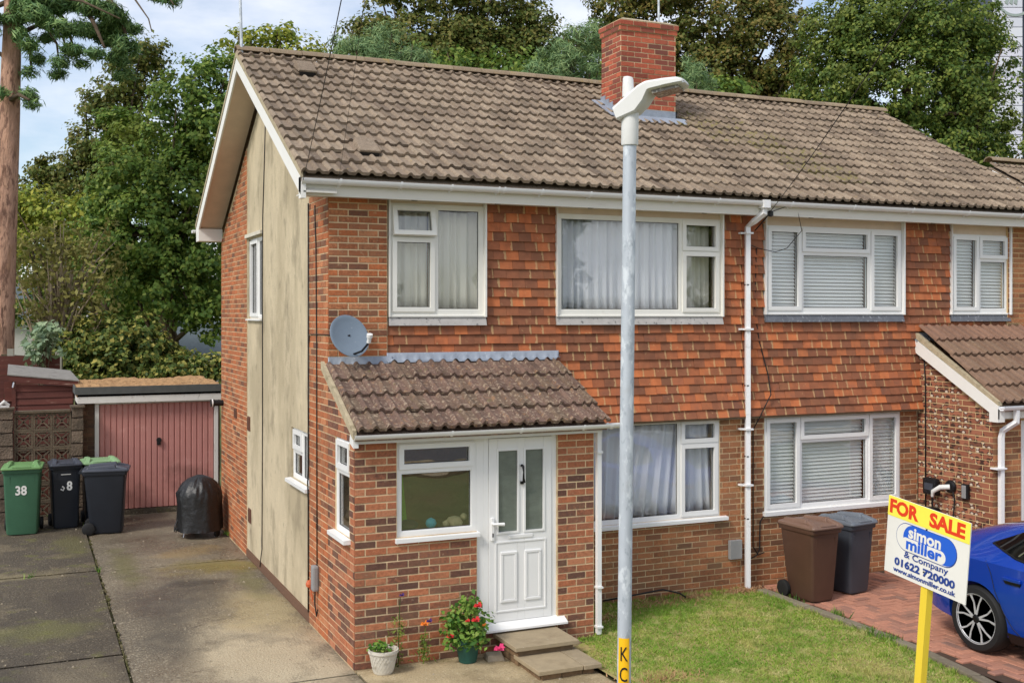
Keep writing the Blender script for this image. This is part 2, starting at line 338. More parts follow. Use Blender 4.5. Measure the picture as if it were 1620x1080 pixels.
MT['galv'] = mat('galvanised steel', (188,195,202), rough=.5, metal=.2, mottle=(9,.1), stains=[(16,.53,.60,(222,228,232),.75),(22,.56,.63,(150,160,168),.6),(5,.58,.68,(168,172,172),.5)], piece=False, stretch=(1,1,.5))
MT['lamp_white'] = mat('pale lamp casing', (222,222,218), rough=.45, mottle=(6,.04), piece=False)
MT['lamp_led'] = mat('lamp lens', (120,112,100), rough=.25, mottle=(60,.5), stains=[(50,.55,.62,(210,206,190),.7)], piece=False)
MT['yellow'] = mat('yellow painted post', (236,206,60), rough=.6, mottle=(8,.06), stains=[(10,.64,.74,(196,160,50),.5)], piece=False, stretch=(1,1,.3))
MT['yellow_tape'] = mat('yellow plate', (248,190,24), rough=.5, piece=False)
MT['board'] = mat('white signboard', (232,230,222), rough=.5, mottle=(5,.03), stains=[(4,.6,.8,(206,202,190),.5)], piece=False)
MT['board_yellow'] = mat('yellow sign strip', (250,236,84), rough=.5, mottle=(6,.03), piece=False)
MT['print_red'] = mat('red print', (226,64,26), rough=.5, piece=False)
MT['print_blue'] = mat('blue print', (34,96,206), rough=.5, piece=False)
MT['print_navy'] = mat('navy print', (36,66,140), rough=.5, piece=False)
MT['black'] = mat('black plastic', (24,24,26), rough=.45, piece=False)
MT['cable'] = mat('black cable', (30,28,28), rough=.6, piece=False)
MT['grey_box'] = mat('grey plastic box', (142,142,142), rough=.55, mottle=(8,.06), piece=False)
MT['dish'] = mat('grey satellite dish', (122,136,150), rough=.45, spec=.4, mottle=(6,.06), stains=[(14,.68,.74,(190,196,200),.5)], piece=False)
MT['terracotta'] = mat('terracotta airbrick', (104,70,56), rough=.9, mottle=(20,.2), piece=False)
MT['concrete_sill'] = mat('concrete sill', (206,200,184), rough=.9, mottle=(10,.12), piece=False)
MT['car_paint'] = mat('blue metallic paint', (16,72,188), rough=.25, metal=.45, spec=.6, coat=1, piece=False)
MT['car_glass'] = mat('tinted car glass', (12,13,15), rough=.04, spec=.8, piece=False)
MT['car_roof'] = mat('black glossy roof', (26,22,24), rough=.08, spec=.7, piece=False)
MT['car_trim'] = mat('black trim', (16,16,17), rough=.4, piece=False)
MT['chrome'] = mat('chrome strip', (205,208,212), rough=.15, metal=1, piece=False)
MT['alloy'] = mat('machined alloy', (190,190,192), rough=.4, metal=.3, piece=False)
MT['rim_dark'] = mat('dark wheel', (40,40,42), rough=.35, metal=.6, piece=False)
MT['red_caliper'] = mat('red brake caliper', (160,24,24), rough=.4, piece=False)
MT['red_light'] = mat('tail lamp', (120,10,12), rough=.12, spec=.7, piece=False)
MT['pot_white'] = mat('pale stone pot', (202,196,182), rough=.85, mottle=(12,.1), stains=[(8,.58,.68,(140,132,112),.5)], piece=False, bump=(50,.004))
MT['pot_green'] = mat('dark green pot', (36,82,72), rough=.5, mottle=(6,.1), piece=False)
MT['stone'] = mat('field stone', (160,148,128), rough=.95, mottle=(10,.2), bump=(30,.015), piece=False)
MT['flower_red'] = mat('red petals', (214,44,48), rough=.6, trans=.2)
MT['flower_pink'] = mat('pink petals', (228,66,122), rough=.6, trans=.2)
MT['flower_orange'] = mat('orange petals', (236,132,48), rough=.6, trans=.2)
MT['flower_purple'] = mat('purple petals', (74,40,110), rough=.6, trans=.2)
MT['tower'] = mat('pale cladding panel', ramp=[(0,(200,202,214)),(.5,(212,214,222)),(1,(206,204,220))], rough=.4, piece=False)
MT['tower_dark'] = mat('dark corner strip', (52,60,78), rough=.4, piece=False)
MT['emblem'] = mat('grey green emblem', (150,162,158), rough=.5, piece=False)
MT['fence'] = mat('grey green fence board', ramp=[(0,(96,96,72)),(1,(118,116,90))], rough=.9, mottle=(8,.2), stretch=(3,3,.4))
MT['post'] = mat('concrete post', (164,160,146), rough=.9, mottle=(8,.1), piece=False)
MT['slate_roof'] = mat('far grey roof', (84,94,98), rough=.8, mottle=(6,.1), piece=False)
MT['far_wall'] = mat('far pale wall', (206,204,200), rough=.9, piece=False)
def leafmat(name, cols, trans=.35, stains=()):
    return mat(name, ramp=[(i/(len(cols)-1), c) for i, c in enumerate(cols)], rough=.55, spec=.25, trans=trans, piece=False, stains=stains)
MT['leaf_green'] = leafmat('leaf green', [(72,100,46),(92,122,52),(116,140,60),(146,160,74)], stains=[(.35,.54,.68,(148,152,70),.5)])
MT['leaf_dark'] = leafmat('leaf dark', [(80,98,48),(100,114,54),(122,126,62),(136,126,70)], stains=[(.4,.55,.7,(130,112,64),.4)])
MT['leaf_autumn'] = leafmat('leaf autumn', [(84,98,46),(104,112,52),(128,122,60),(146,124,68)], stains=[(.3,.5,.66,(92,110,50),.6)])
MT['leaf_yellow'] = leafmat('leaf yellow', [(96,116,48),(130,146,56),(162,168,68),(184,178,80)])
MT['leaf_lime'] = leafmat('lime leaf', [(70,96,44),(90,114,50),(114,132,58),(144,152,70)], stains=[(.35,.54,.68,(128,130,62),.5)])
MT['leaf_bush'] = leafmat('ivy leaf', [(60,82,40),(74,96,44),(92,110,50),(112,124,58),(144,142,68),(184,172,90)], trans=.3)
MT['leaf_olive'] = leafmat('leaf olive', [(108,110,60),(136,132,72),(154,146,84),(142,142,74)])
MT['leaf_blue'] = leafmat('leaf blue', [(126,150,122),(150,170,138),(166,182,144),(132,158,116)])
MT['needle'] = leafmat('pine needle', [(76,108,66),(98,132,80),(122,152,92),(142,166,100)], trans=.2)
MT['needle_blue'] = leafmat('blue pine needle', [(84,112,76),(104,134,88),(128,154,100),(150,168,110)], trans=.2)
MT['leaf_plant'] = leafmat('pot plant leaf', [(52,92,36),(84,126,46),(124,158,66),(150,172,84)])
MT['bark'] = mat('bark', (86,72,56), rough=.95, mottle=(8,.3), bump=(20,.03), piece=False, stretch=(1,1,.25))
MT['bark_pine'] = mat('pine bark', (176,138,116), rough=.95, mottle=(5,.2), stains=[(6,.52,.60,(110,80,66),.85),(14,.55,.62,(92,66,56),.7),(3,.6,.72,(204,160,124),.6)], bump=(9,.08), piece=False, stretch=(1,1,.28))
MT['bark_pale'] = mat('pale bark', (150,134,112), rough=.95, mottle=(8,.2), piece=False)

# ---------------------------------------------------------------- ground, drive, lawn, paving
def sheet(name, poly, z, m, kind='structure', parent=None):
    mb = MB(); mb.add([(x, y, z) for x, y in poly], [tuple(range(len(poly)))])
    o = mb.build(name, m, parent)
    return tag(o, kind=kind) if not parent else o
sheet('ground', [(-600,-600),(600,-600),(600,900),(-600,900)], -.06, MT['ground'])
sheet('road', [(-60,-24),(80,-24),(80,-15.5),(-60,-15.5)], -.05, MT['asphalt'])
pv = MB(); pv.box(-60, 80, -15.5, -13.4, -.06, .02); tag(pv.build('pavement', MT['drive_pale']), kind='structure')

def rough_slab(name, x0, x1, y0, y1, z, m, parent, nx=16, ny=24, amp=.006):
    mb = MB(); r = random.Random(hash((round(x0,2), round(y0,2))) & 0xffff)
    rows = [[(x0 + (x1-x0)*i/nx, y0 + (y1-y0)*j/ny, z + (r.uniform(-amp, amp) if 0 < i < nx and 0 < j < ny else -.012)) for i in range(nx+1)] for j in range(ny+1)]
    mb.grid(rows)
    mb.add([(x0,y0,z-.012),(x1,y0,z-.012),(x1,y1,z-.012),(x0,y1,z-.012),(x0,y0,z-.1),(x1,y0,z-.1),(x1,y1,z-.1),(x0,y1,z-.1)],
           [(0,4,5,1),(1,5,6,2),(2,6,7,3),(3,7,4,0)])
    return mb.build(name, m, parent, smooth=True)
drv = sheet('driveway', [(-7,-13.4),(2.3,-13.4),(2.3,9.0),(-7,9.0)], -.03, MT['joint'])
# the near drive of number 38, slab after slab; the far strip is a separate older drive
for y0, y1 in ((-9.4,-5.3),(-5.28,-1.12),(-1.09,4.52),(4.55,9.0)):
    rough_slab('slab', -2.03, 0.0, y0, y1, .0, MT['drive'], drv)
for y0, y1 in ((-9.4,-4.6),(-4.55,.35),(.40,4.42),(4.47,8.85)):
    rough_slab('slab', -7, -2.07, y0, y1, .035, MT['drive_dark'], drv, 24, 24, .01)
rough_slab('slab', .02, 2.2, -4.4, -1.125, .005, MT['drive_pale'], drv, 18, 24, .006)
rough_slab('slab', .02, 2.2, -1.12, -1.032, .005, MT['drive_pale'], drv, 4, 4, .004)
jm = MB()
for i in range(190):      # moss and grit in the seam between the two drives
    y = rnd.uniform(-3.2, 8.6)
    if math.sin(y*2.3) + math.sin(y*5.1+1) < -.3: continue
    x = -2.05 + rnd.gauss(0, .012); w_ = rnd.uniform(.005,.018); l_ = rnd.uniform(.02,.11); h_ = rnd.uniform(.006,.022)
    jm.hexa([(x-w_,y,-.02),(x+w_,y,-.02),(x+w_,y+l_,-.02),(x-w_,y+l_,-.02)], [(x-w_*.5,y+l_*.2,h_),(x+w_*.6,y+l_*.15,h_*.8),(x+w_*.5,y+l_*.8,h_),(x-w_*.6,y+l_*.85,h_*.9)])
tag(jm.build('moss', MT['joint']), 'strip of moss and grit in the seam between the two concrete drives', 'moss', kind='stuff')
gm = MB(); r_ = random.Random(3)
for i in range(1500):
    x, y = r_.uniform(-4, 2.1), r_.uniform(-3.5, 8.5)
    s = r_.uniform(.003, .008) if r_.random() < .93 else r_.uniform(.01,.02)
    z = .03 if x < -2.05 else .0
    if -.02 < x < 2.75 and y > -1.1: continue
    gm.hexa([(x-s,y-s,z),(x+s,y-s*.7,z),(x+s*.8,y+s,z),(x-s*.6,y+s,z)], [(x-s*.4,y-s*.5,z+s*.8),(x+s*.6,y-s*.4,z+s*.7),(x+s*.5,y+s*.6,z+s*.9),(x-s*.4,y+s*.6,z+s*.8)])
tag(gm.build('gravel', MT['stone']), 'loose chips of pale stone scattered over the concrete drive', 'gravel', kind='stuff')
# lawn
lawn = sheet('lawn', [(2.2,-6.5),(4.75,-6.5),(5.33,-3.9),(5.52,-2.5),(5.5,.06),(2.69,.06),(2.69,-1.03),(2.2,-1.4)], .03, MT['soil'])
def in_lawn(x, y):
    if y > .03 or y < -6.5: return False
    left = 2.72 if y > -1.05 else (2.46 if y > -1.5 else 2.24)
    right = 5.5 if y > -2.5 else 5.5 - ((-2.5 - y)*.13 if y > -3.9 else .18 + (-3.9-y)*.24)
    return left < x < right
def tri_mesh(name, V, F3, m):
    me = bpy.data.meshes.new(name); n = len(V); k = F3.shape[1]
    me.vertices.add(n); me.vertices.foreach_set('co', V.astype(np.float32).ravel())
    me.loops.add(F3.size); me.loops.foreach_set('vertex_index', F3.astype(np.int32).ravel())
    me.polygons.add(len(F3)); me.polygons.foreach_set('loop_start', np.arange(0, F3.size, k, dtype=np.int32))
    try: me.polygons.foreach_set('loop_total', np.full(len(F3), k, dtype=np.int32))
    except Exception: pass
    me.materials.append(m); me.update(calc_edges=True); me.validate(); return me
def blades(pts, hmin, hmax, wid, g, lean=.6):
    P = np.array(pts); n = len(P); a = g.uniform(0, 6.283, n); h = g.uniform(hmin, hmax, n); l = g.uniform(0, lean, n)*h
    b = g.uniform(0, 6.283, n); w_ = g.uniform(.6, 1.3, n)*wid
    d = np.stack([np.cos(a)*w_, np.sin(a)*w_, np.zeros(n)], 1)
    tip = P + np.stack([np.cos(b)*l, np.sin(b)*l, h], 1)
    V = np.stack([P - d, P + d, tip], 1).reshape(-1, 3)
    return V, np.arange(3*n).reshape(-1, 3)
g = np.random.default_rng(5)
pts = []
while len(pts) < 95000:
    q = g.uniform((2.2,-5.4), (5.55,.05), (20000,2))
    dens = .5 + .5*np.sin(q[:,0]*3.1 + 1.3*np.sin(q[:,1]*2.2))*np.cos(q[:,1]*2.7 + q[:,0]*1.1)
    keep = g.uniform(0,1,len(q)) < .55 + .45*dens
    pts += [(x, y, .028) for x, y in q[keep] if in_lawn(x, y)]
V, F = blades(pts, .010, .034, .006, g, 2.4)
tf = []
for i in range(230):
    if i < 90: cx, cy = g.uniform(2.3,5.4), g.uniform(-4.6,-.05)
    elif i < 150: cx, cy = g.uniform(2.75,5.3), -.03
    elif i < 190: cx, cy = 2.76, g.uniform(-1.05,-.05)
    else: cy = g.uniform(-4.4,-.3); cx = (5.44 if cy > -2.5 else 5.44 + (cy+2.5)*.16)
    if in_lawn(cx, cy): tf += [(g.normal(cx,.022), g.normal(cy,.022), .028) for _ in range(26)]
V2, F2 = blades(tf, .03, .075, .0055, g, .9)
F = np.concatenate([F, F2 + len(V)]); V = np.concatenate([V, V2])
tag(link('grass', tri_mesh('grass', V, F, MT['grass'])), 'patchy mown grass of the front lawn', 'grass', kind='stuff')
dead = []
for (cx, cy, n_, s_) in ((4.0,-.14,500,.3),(5.35,-.1,700,.16),(4.6,-.1,300,.12),(3.0,-.5,250,.2),(2.5,-2.6,300,.25)):
    dead += [(g.normal(cx, s_), g.normal(cy, s_*.4), .04) for _ in range(n_)]
MT['straw'] = mat('dry straw', ramp=[(0,(150,112,80)),(1,(188,150,112))], rough=1)
V, F = blades(dead, .01, .05, .006, g, 3.0)
tag(link('dead_grass', tri_mesh('dead_grass', V, F, MT['straw'])), 'dry brown clippings along the foot of the wall', 'dead grass', kind='stuff')
# paved drive of the neighbour, herringbone
pav = sheet('paved_drive', [(5.52,-7),(12.5,-7),(12.5,.06),(5.52,.06)], .028, MT['sand'])
pm = MB(); pm.box(.004, .196, .004, .096, -.02, .05); pme = pm.mesh('paver', MT['paver'])
def bev(me, w_, seg=1):
    bm = bmesh.new(); bm.from_mesh(me); bmesh.ops.bevel(bm, geom=[e for e in bm.edges if all(v.co.z > .02 for v in e.verts)], offset=w_, segments=seg, affect='EDGES'); bm.to_mesh(me); bm.free()
bev(pme, .006)
cells = []
c45 = math.cos(R(45))
for i in range(-70, 70):
    for j in range(-70, 70):
        for k in range(2):
            # herringbone lattice: pairs of blocks stepping diagonally
            bx, by = (i*.1 + j*.2, i*.1 - j*.2) if k == 0 else (i*.1 + j*.2 + .2, i*.1 - j*.2 - .1)
            rz = 0 if k == 0 else R(90)
            # k == 0 block spans (bx..bx+.2, by..by+.1); k == 1 block spans (bx..bx+.1, by..by+.2)
            cx, cy = (bx+.1, by+.05) if k == 0 else (bx+.05, by+.1)
            X, Y = cx + 7.2, cy - 2.6
            if not (5.66 < X < 12 and -6.0 < Y < -.02): continue
            if X < 5.68 - ((-2.5-Y)*.13 if Y < -2.5 else 0): continue
            if X > 8.25 and Y > -1.35: continue
            ox, oy = (bx, by) if k == 0 else (bx+.1, by)
            cells.append((math.hypot(X-CAMX, Y-CAMY) + (20 if X > 6.9 and Y < -2.6 else 0) + (8 if X > 8.6 else 0), ox + 7.2, oy - 2.6, rz))
cells.sort()
pstuff = MB()
for n_, (d_, x, y, rz) in enumerate(cells):
    M = Matrix.Translation((x, y, rnd.uniform(-.003,.003))) @ Matrix.Rotation(rz + rnd.uniform(-.012,.012), 4, 'Z') @ Matrix.Rotation(rnd.uniform(-.01,.01), 4, 'X')
    if n_ < 300: link('paver', pme, pav, M)
    else: pstuff.T = M; pstuff.box(.005,.195,.005,.095,-.02,.049)
tag(pstuff.build('paver_field', MT['paver'], pav), kind='stuff')
# edging kerb between lawn and paving
edge = [(5.52,-.2),(5.52,-1.1),(5.53,-2.0),(5.50,-2.9),(5.36,-3.8),(5.14,-4.7),(4.9,-5.7)]
for (xa, ya), (xb, yb) in zip(edge, edge[1:]):
    d = Vector((xb-xa, yb-ya, 0)); T = frame((xa, ya, 0), math.atan2(d.y, d.x))
    mb = MB(T); mb.box(.006, d.length-.006, -.06, .06, -.05, .072); mb.build('edging', MT['kerb'], pav, bevel=.012)
wd = []
for (px, py, n_, s_) in ((1325,973,60,.06),(1378,1000,70,.07),(1408,1012,90,.07),(1240,938,60,.1),(1262,945,60,.12)):
    c_ = at_z(px, py, .05); wd += [(g.normal(c_.x, s_*.6), g.normal(c_.y, s_), .05) for _ in range(n_)]
V, F = blades(wd, .03, .1, .008, g, 1.0)
tag(link('weeds', tri_mesh('weeds', V, F, MT['leaf_plant'])), 'tufts of weeds growing through the edge of the red paving', 'weeds', kind='stuff')

# ---------------------------------------------------------------- wall, brick, window builders
def wall_cols(mb, u0, u1, z0, lim, ops, y0, y1):
    L_ = lim if callable(lim) else (lambda u: lim)
    brk = {u0, u1}
    for a, b, c, d in ops: brk |= {min(max(a, u0), u1), min(max(b, u0), u1)}
    for q in getattr(lim, 'brk', ()): 
        if u0 < q < u1: brk.add(q)
    brk = sorted(brk)
    for a, b in zip(brk, brk[1:]):
        if b - a < 1e-5: continue
        cur = z0
        for (oa, ob, oc, od) in sorted([o for o in ops if o[0] < b - 1e-5 and o[1] > a + 1e-5], key=lambda o: o[2]):
            if oc > cur + 1e-4: mb.box(a, b, y0, y1, cur, oc)
            cur = od
        if min(L_(a+1e-6), L_(b-1e-6)) > cur + 1e-3 or max(L_(a+1e-6), L_(b-1e-6)) > cur + .02:
            za, zb = max(L_(a+1e-6), cur+.001), max(L_(b-1e-6), cur+.001)
            mb.hexa([(a,y0,cur),(b,y0,cur),(b,y1,cur),(a,y1,cur)], [(a,y0,za),(b,y0,zb),(b,y1,zb),(a,y1,za)])
    return mb
_bm = {}
def brick_mesh(l, h, m):
    k = (round(l, 3), round(h, 3), m.name)
    if k not in _bm:
        mb = MB(); mb.box(0, l, 0, .03, 0, h); me = mb.mesh('brick', m); bm = bmesh.new(); bm.from_mesh(me)
        bmesh.ops.bevel(bm, geom=[e for e in bm.edges if all(v.co.y < .01 for v in e.verts)], offset=.003, segments=1, affect='EDGES'); bm.to_mesh(me); bm.free()
        _bm[k] = me
    return _bm[k]
def bricks(parent, T, u0, u1, z0, z1, ops, m, course=.075, length=.225, lim=None, stuff=False, name='brick', phase=0., gap=.013, jit=.0015, half0=True):
    mb = MB(); i = 0; z = z0; r = random.Random(int(u0*100 + z0*37 + course*1e4))
    while z < z1 - .02:
        h = min(course, z1 - z) - gap
        off = phase + (0 if (i % 2 == 0) == half0 else length/2)
        u = u0 - off
        while u < u1 - .01:
            segs = [(max(u, u0), min(u + length, u1))]
            zm = z + h/2
            for (oa, ob, oc, od) in ops:
                if oc - .02 < zm < od + .02:
                    ns = []
                    for a, b in segs:
                        if b <= oa or a >= ob: ns.append((a, b)); continue
                        if a < oa: ns.append((a, oa))
                        if b > ob: ns.append((ob, b))
                    segs = ns
            for a, b in segs:
                if b - a < .03: continue
                if lim and z + h*.6 > min(lim(a+.01), lim(b-.01)): continue
                M = T @ Matrix.Translation((a + gap/2, r.uniform(-jit, jit), z))
                if stuff: mb.T = M; mb.box(0, b - a - gap, 0, .03, 0, h)
                else: link(name, brick_mesh(b - a - gap, h, m), parent, M)
            u += length
        z += course; i += 1
    if stuff: return tag(mb.build(name, m, parent), kind='stuff')
def ring(mb, a, b, c, d, w_, y0, y1):
    mb.box(a, b, y0, y1, c, c+w_); mb.box(a, b, y0, y1, d-w_, d); mb.box(a, a+w_, y0, y1, c+w_, d-w_); mb.box(b-w_, b, y0, y1, c+w_, d-w_)
def window(house, T, u0, u1, z0, z1, cells, yf, m='upvc', glass='glass', sill=(.05,.035,.05), bar=.05, opened=None, seal=True, label=None):
    """cells: (u fraction a, b, v fraction a, b, kind)"""
    W, H = u1 - u0, z1 - z0
    cl = [(u0 + a*W, u0 + b*W, z0 + c*H, z0 + d*H, k) for a, b, c, d, k in cells]
    ops = []
    for a, b, c, d, k in cl:
        ins = .028 if k == 'fixed' else .016
        e = lambda lo, v: .02 if abs(lo - v) < 1e-6 else 0
        ops.append((a + ins + e(a, u0), b - ins - e(b, u1), c + ins + e(c, z0), d - ins - e(d, z1)))
    mb = MB(T); 
    brk = sorted({u0, u1} | {q for o in ops for q in o[:2]})
    wall_cols(mb, u0, u1, z0, z1, ops, yf, yf + .065)
    win = mb.build('window', MT[m], house)
    if label: win['label'] = label
    sm = MB(T)
    for i, ((a, b, c, d, k), (oa, ob, oc, od)) in enumerate(zip(cl, ops)):
        TT = T
        if opened == i:
            TT = T @ Matrix.Translation((0, yf, od)) @ Matrix.Rotation(R(-13), 4, 'X') @ Matrix.Translation((0, -yf, -od))
        if k == 'sash':
            s = MB(TT); ring(s, oa-.008, ob+.008, oc-.008, od+.008, .052, yf-.018, yf+.045); s.build('sash', MT[m], win)
            ga, gb, gc, gd = oa+.044, ob-.044, oc+.044, od-.044
        else:
            s = MB(TT); ring(s, oa-.002, ob+.002, oc-.002, od+.002, .014, yf+.006, yf+.05); s.build('bead', MT[m], win)
            ga, gb, gc, gd = oa+.012, ob-.012, oc+.012, od-.012
        p = MB(TT); p.box(ga-.004, gb+.004, yf+.024, yf+.030, gc-.004, gd+.004); p.build('pane', MT[glass], win)
        if seal:
            sm.T = TT; ring(sm, ga-.002, gb+.002, gc-.002, gd+.002, .008, yf+.018, yf+.023)
    if seal: sm.build('seal', MT['rubber'], win)
    if sill:
        ov, th, pr = sill
        s = MB(T); s.prism([(yf-pr, z0-th), (yf-pr, z0-.01), (yf+.0, z0-.001), (yf+.06, z0-.001), (yf+.06, z0-th)], 'x', u0-ov, u1+ov); s.build('sill', MT[m], win)
    return win
def curtain(name, T, u0, u1, z0, z1, y, m, label, folds=9, amp=.03, group=None, slant=0.0, seed=1):
    r = random.Random(seed); n = folds*8; ph = [r.uniform(0, 6.28) for _ in range(4)]
    rows = []
    for j in range(7):
        v = j/6; row = []
        for i in range(n+1):
            q = i/n; s_ = 2*math.pi*folds*q
            yy = y + amp*(math.sin(s_ + .9*math.sin(s_*.31 + ph[0])) + .45*math.sin(s_*1.73 + ph[1]))*(1 - .25*v)
            row.append((u0 + (u1-u0)*q + slant*(v-.5)*math.sin(q*5+ph[2]), yy, z0 + (z1-z0)*v))
        rows.append(row)
    mb = MB(T); mb.grid(rows); o = mb.build(name, MT[m], None, smooth=True)
    md = o.modifiers.new('thick', 'SOLIDIFY'); md.thickness = .002
    return tag(o, label, 'curtain', group)
def blind(T, u0, u1, z0, z1, y, label, gap=.047):
    mb = MB(T); z = z0; n = int((z1 - z0)/gap)
    e = empty('venetian_blind', (0,0,0), 0, label, 'blind', 'white venetian blinds of the right-hand house')
    for i in range(n):
        z = z0 + i*gap
        mb.hexa([(u0,y-.012,z-.003),(u1,y-.012,z-.003),(u1,y+.020,z+.037),(u0,y+.020,z+.037)], [(u0,y-.014,z),(u1,y-.014,z),(u1,y+.018,z+.04),(u0,y+.018,z+.04)])
    tag(mb.build('slats', MT['blind'], e), kind='stuff')
    b = MB(T); b.box(u0, u1, y-.02, y+.03, z1-.03, z1+.02); b.build('head_rail', MT['blind'], e)
    return e
def roll_tile(w_=.293, length=.37, rolls=2, h=.029, m=None, pts=9):
    """interlocking roman tile: x across, y up the slope, z out"""
    prof = []
    p = w_/rolls
    for k in range(rolls):
        for i in range(pts):
            t = i/pts; zz = h*math.sin(math.pi*t/.46)**.7 if t < .46 else 0
            prof.append((k*p + t*p, zz))
    prof.append((w_, 0))
    n = len(prof); vs = []
    for (yy, dz) in ((0, 0), (length, 0)):
        vs += [(x, yy, z + dz) for x, z in prof]
    vs += [(x, .002, z - .034) for x, z in prof]
    fs = [(i, i+1, n+i+1, n+i) for i in range(n-1)] + [(2*n+i, 2*n+i+1, i+1, i) for i in range(n-1)] + [(0, n, 2*n)] + [(n-1, 3*n-1, 2*n-1)]
    mb = MB(); mb.add(vs, fs)
    me = mb.mesh('roof_tile', m)
    me.shade_smooth()
    bm = bmesh.new(); bm.from_mesh(me)
    for e in bm.edges:
        if len(e.link_faces) == 2 and e.calc_face_angle() > .9: e.smooth = False
    bm.to_mesh(me); bm.free()
    return me
def tile_slope(parent, T, x0, x1, s0, s1, meshes, tw, gauge, pick=None, skip=None, stuff=False, jit=.004):
    i = 0; s = s0; r = random.Random(int(x0*10) + 5)
    while s < s1 - .06:
        x = x0; j = 0
        while x < x1 - .02:
            if not (skip and skip(x, s)):
                me = meshes[pick(x, s, r) if pick else 0]
                sy = min(1.0, (s1 - s)/.37); sx = min(1.0, (x1 - x)/tw)
                M = T @ Matrix.Translation((x + r.uniform(-jit, jit)*.5, s + r.uniform(-jit, jit) + .006*math.sin(x*.9 + i*1.7) - (.02 if r.random() < .012 else 0), .044 + r.uniform(0, .007) + .008*math.sin(x*.7 + i*.5))) @ Matrix.Rotation(-.105 + r.uniform(-.008,.008), 4, 'X') @ Matrix.Rotation(r.uniform(-.012,.012), 4, 'Z') @ Matrix.Rotation(r.uniform(-.012,.012), 4, 'Y') @ Matrix.Diagonal((sx, sy, 1, 1))
                link('roof_tile', me, parent, M)
            x += tw; j += 1
        s += gauge; i += 1

# ---------------------------------------------------------------- the two houses
PARTY = 5.40; BACK = 7.0; RIDGE_Y = 3.47; RIDGE_Z = 6.98; EAVE_Y = -.33; PIT = math.atan2(RIDGE_Z - 4.93, RIDGE_Y + .30); SL = math.tan(PIT)
END = 10.77
FRONT = Matrix.Identity(4)
LEFT = frame((0,0,0), R(-90))                  # u = -y, looking at the gable wall from outside
h1 = empty('semi_detached_house', (0,0,0), 0, 'brick and clay tiled house with rendered gable and white front porch', 'house', 'pair of semi-detached houses')
h2 = empty('semi_detached_house', (0,0,0), 0, 'brick and clay tiled house with white venetian blinds beside the blue car', 'house', 'pair of semi-detached houses')

W1 = (.70, 1.82, 3.53, 4.76); W2 = (2.76, 5.06, 3.53, 4.72); W3 = (2.76, 5.08, .98, 2.23)
N1 = (5.76, 8.03, 3.555, 4.68); N2 = (8.94, 10.03, 3.555, 4.66); N3 = (5.77, 8.04, .985, 2.20)
# hollow shells: party wall, back walls, first floors (stop light and sight)
mb = MB(); mb.box(.3, 10.5, BACK-.25, BACK-.02, -.05, 4.85); mb.build('back_wall', MT['brick_main'], h1)
mb = MB(); mb.box(PARTY-.1, PARTY+.1, .32, BACK-.3, 0, 4.84); mb.build('party_wall', MT['far_wall'], h1)
mb = MB(); mb.box(.3, PARTY-.12, .34, BACK-.3, 2.45, 2.6); mb.build('upper_floor', MT['far_wall'], h1)
mb = MB(); mb.box(PARTY+.12, END-.3, .34, BACK-.3, 2.45, 2.6); mb.build('upper_floor', MT['far_wall'], h2)
mb = MB(); mb.box(.3, PARTY-.12, .34, BACK-.3, 4.80, 4.86); mb.build('upper_ceiling', MT['far_wall'], h1)
mb = MB(); mb.box(PARTY+.12, END-.3, .34, BACK-.3, 4.80, 4.86); mb.build('upper_ceiling', MT['far_wall'], h2)

# ground floor front
def gf(house, u0, u1, win, m, mort, stuff, phase):
    w_ = MB(); wall_cols(w_, u0, u1, -.1, 2.62, [win], .0645, .32)
    o = w_.build('front_wall', MT[mort], house)
    bricks(o, frame((0,.06,0), 0), u0, u1, .03, 2.32, [win], MT[m], .0725, .225, stuff=stuff, phase=phase)
    return o
gf(h1, 2.69, PARTY, W3, 'brick_near', 'mortar', True, .05)
gf(h2, PARTY+.001, 8.36, N3, 'brick_near', 'mortar', False, .1)
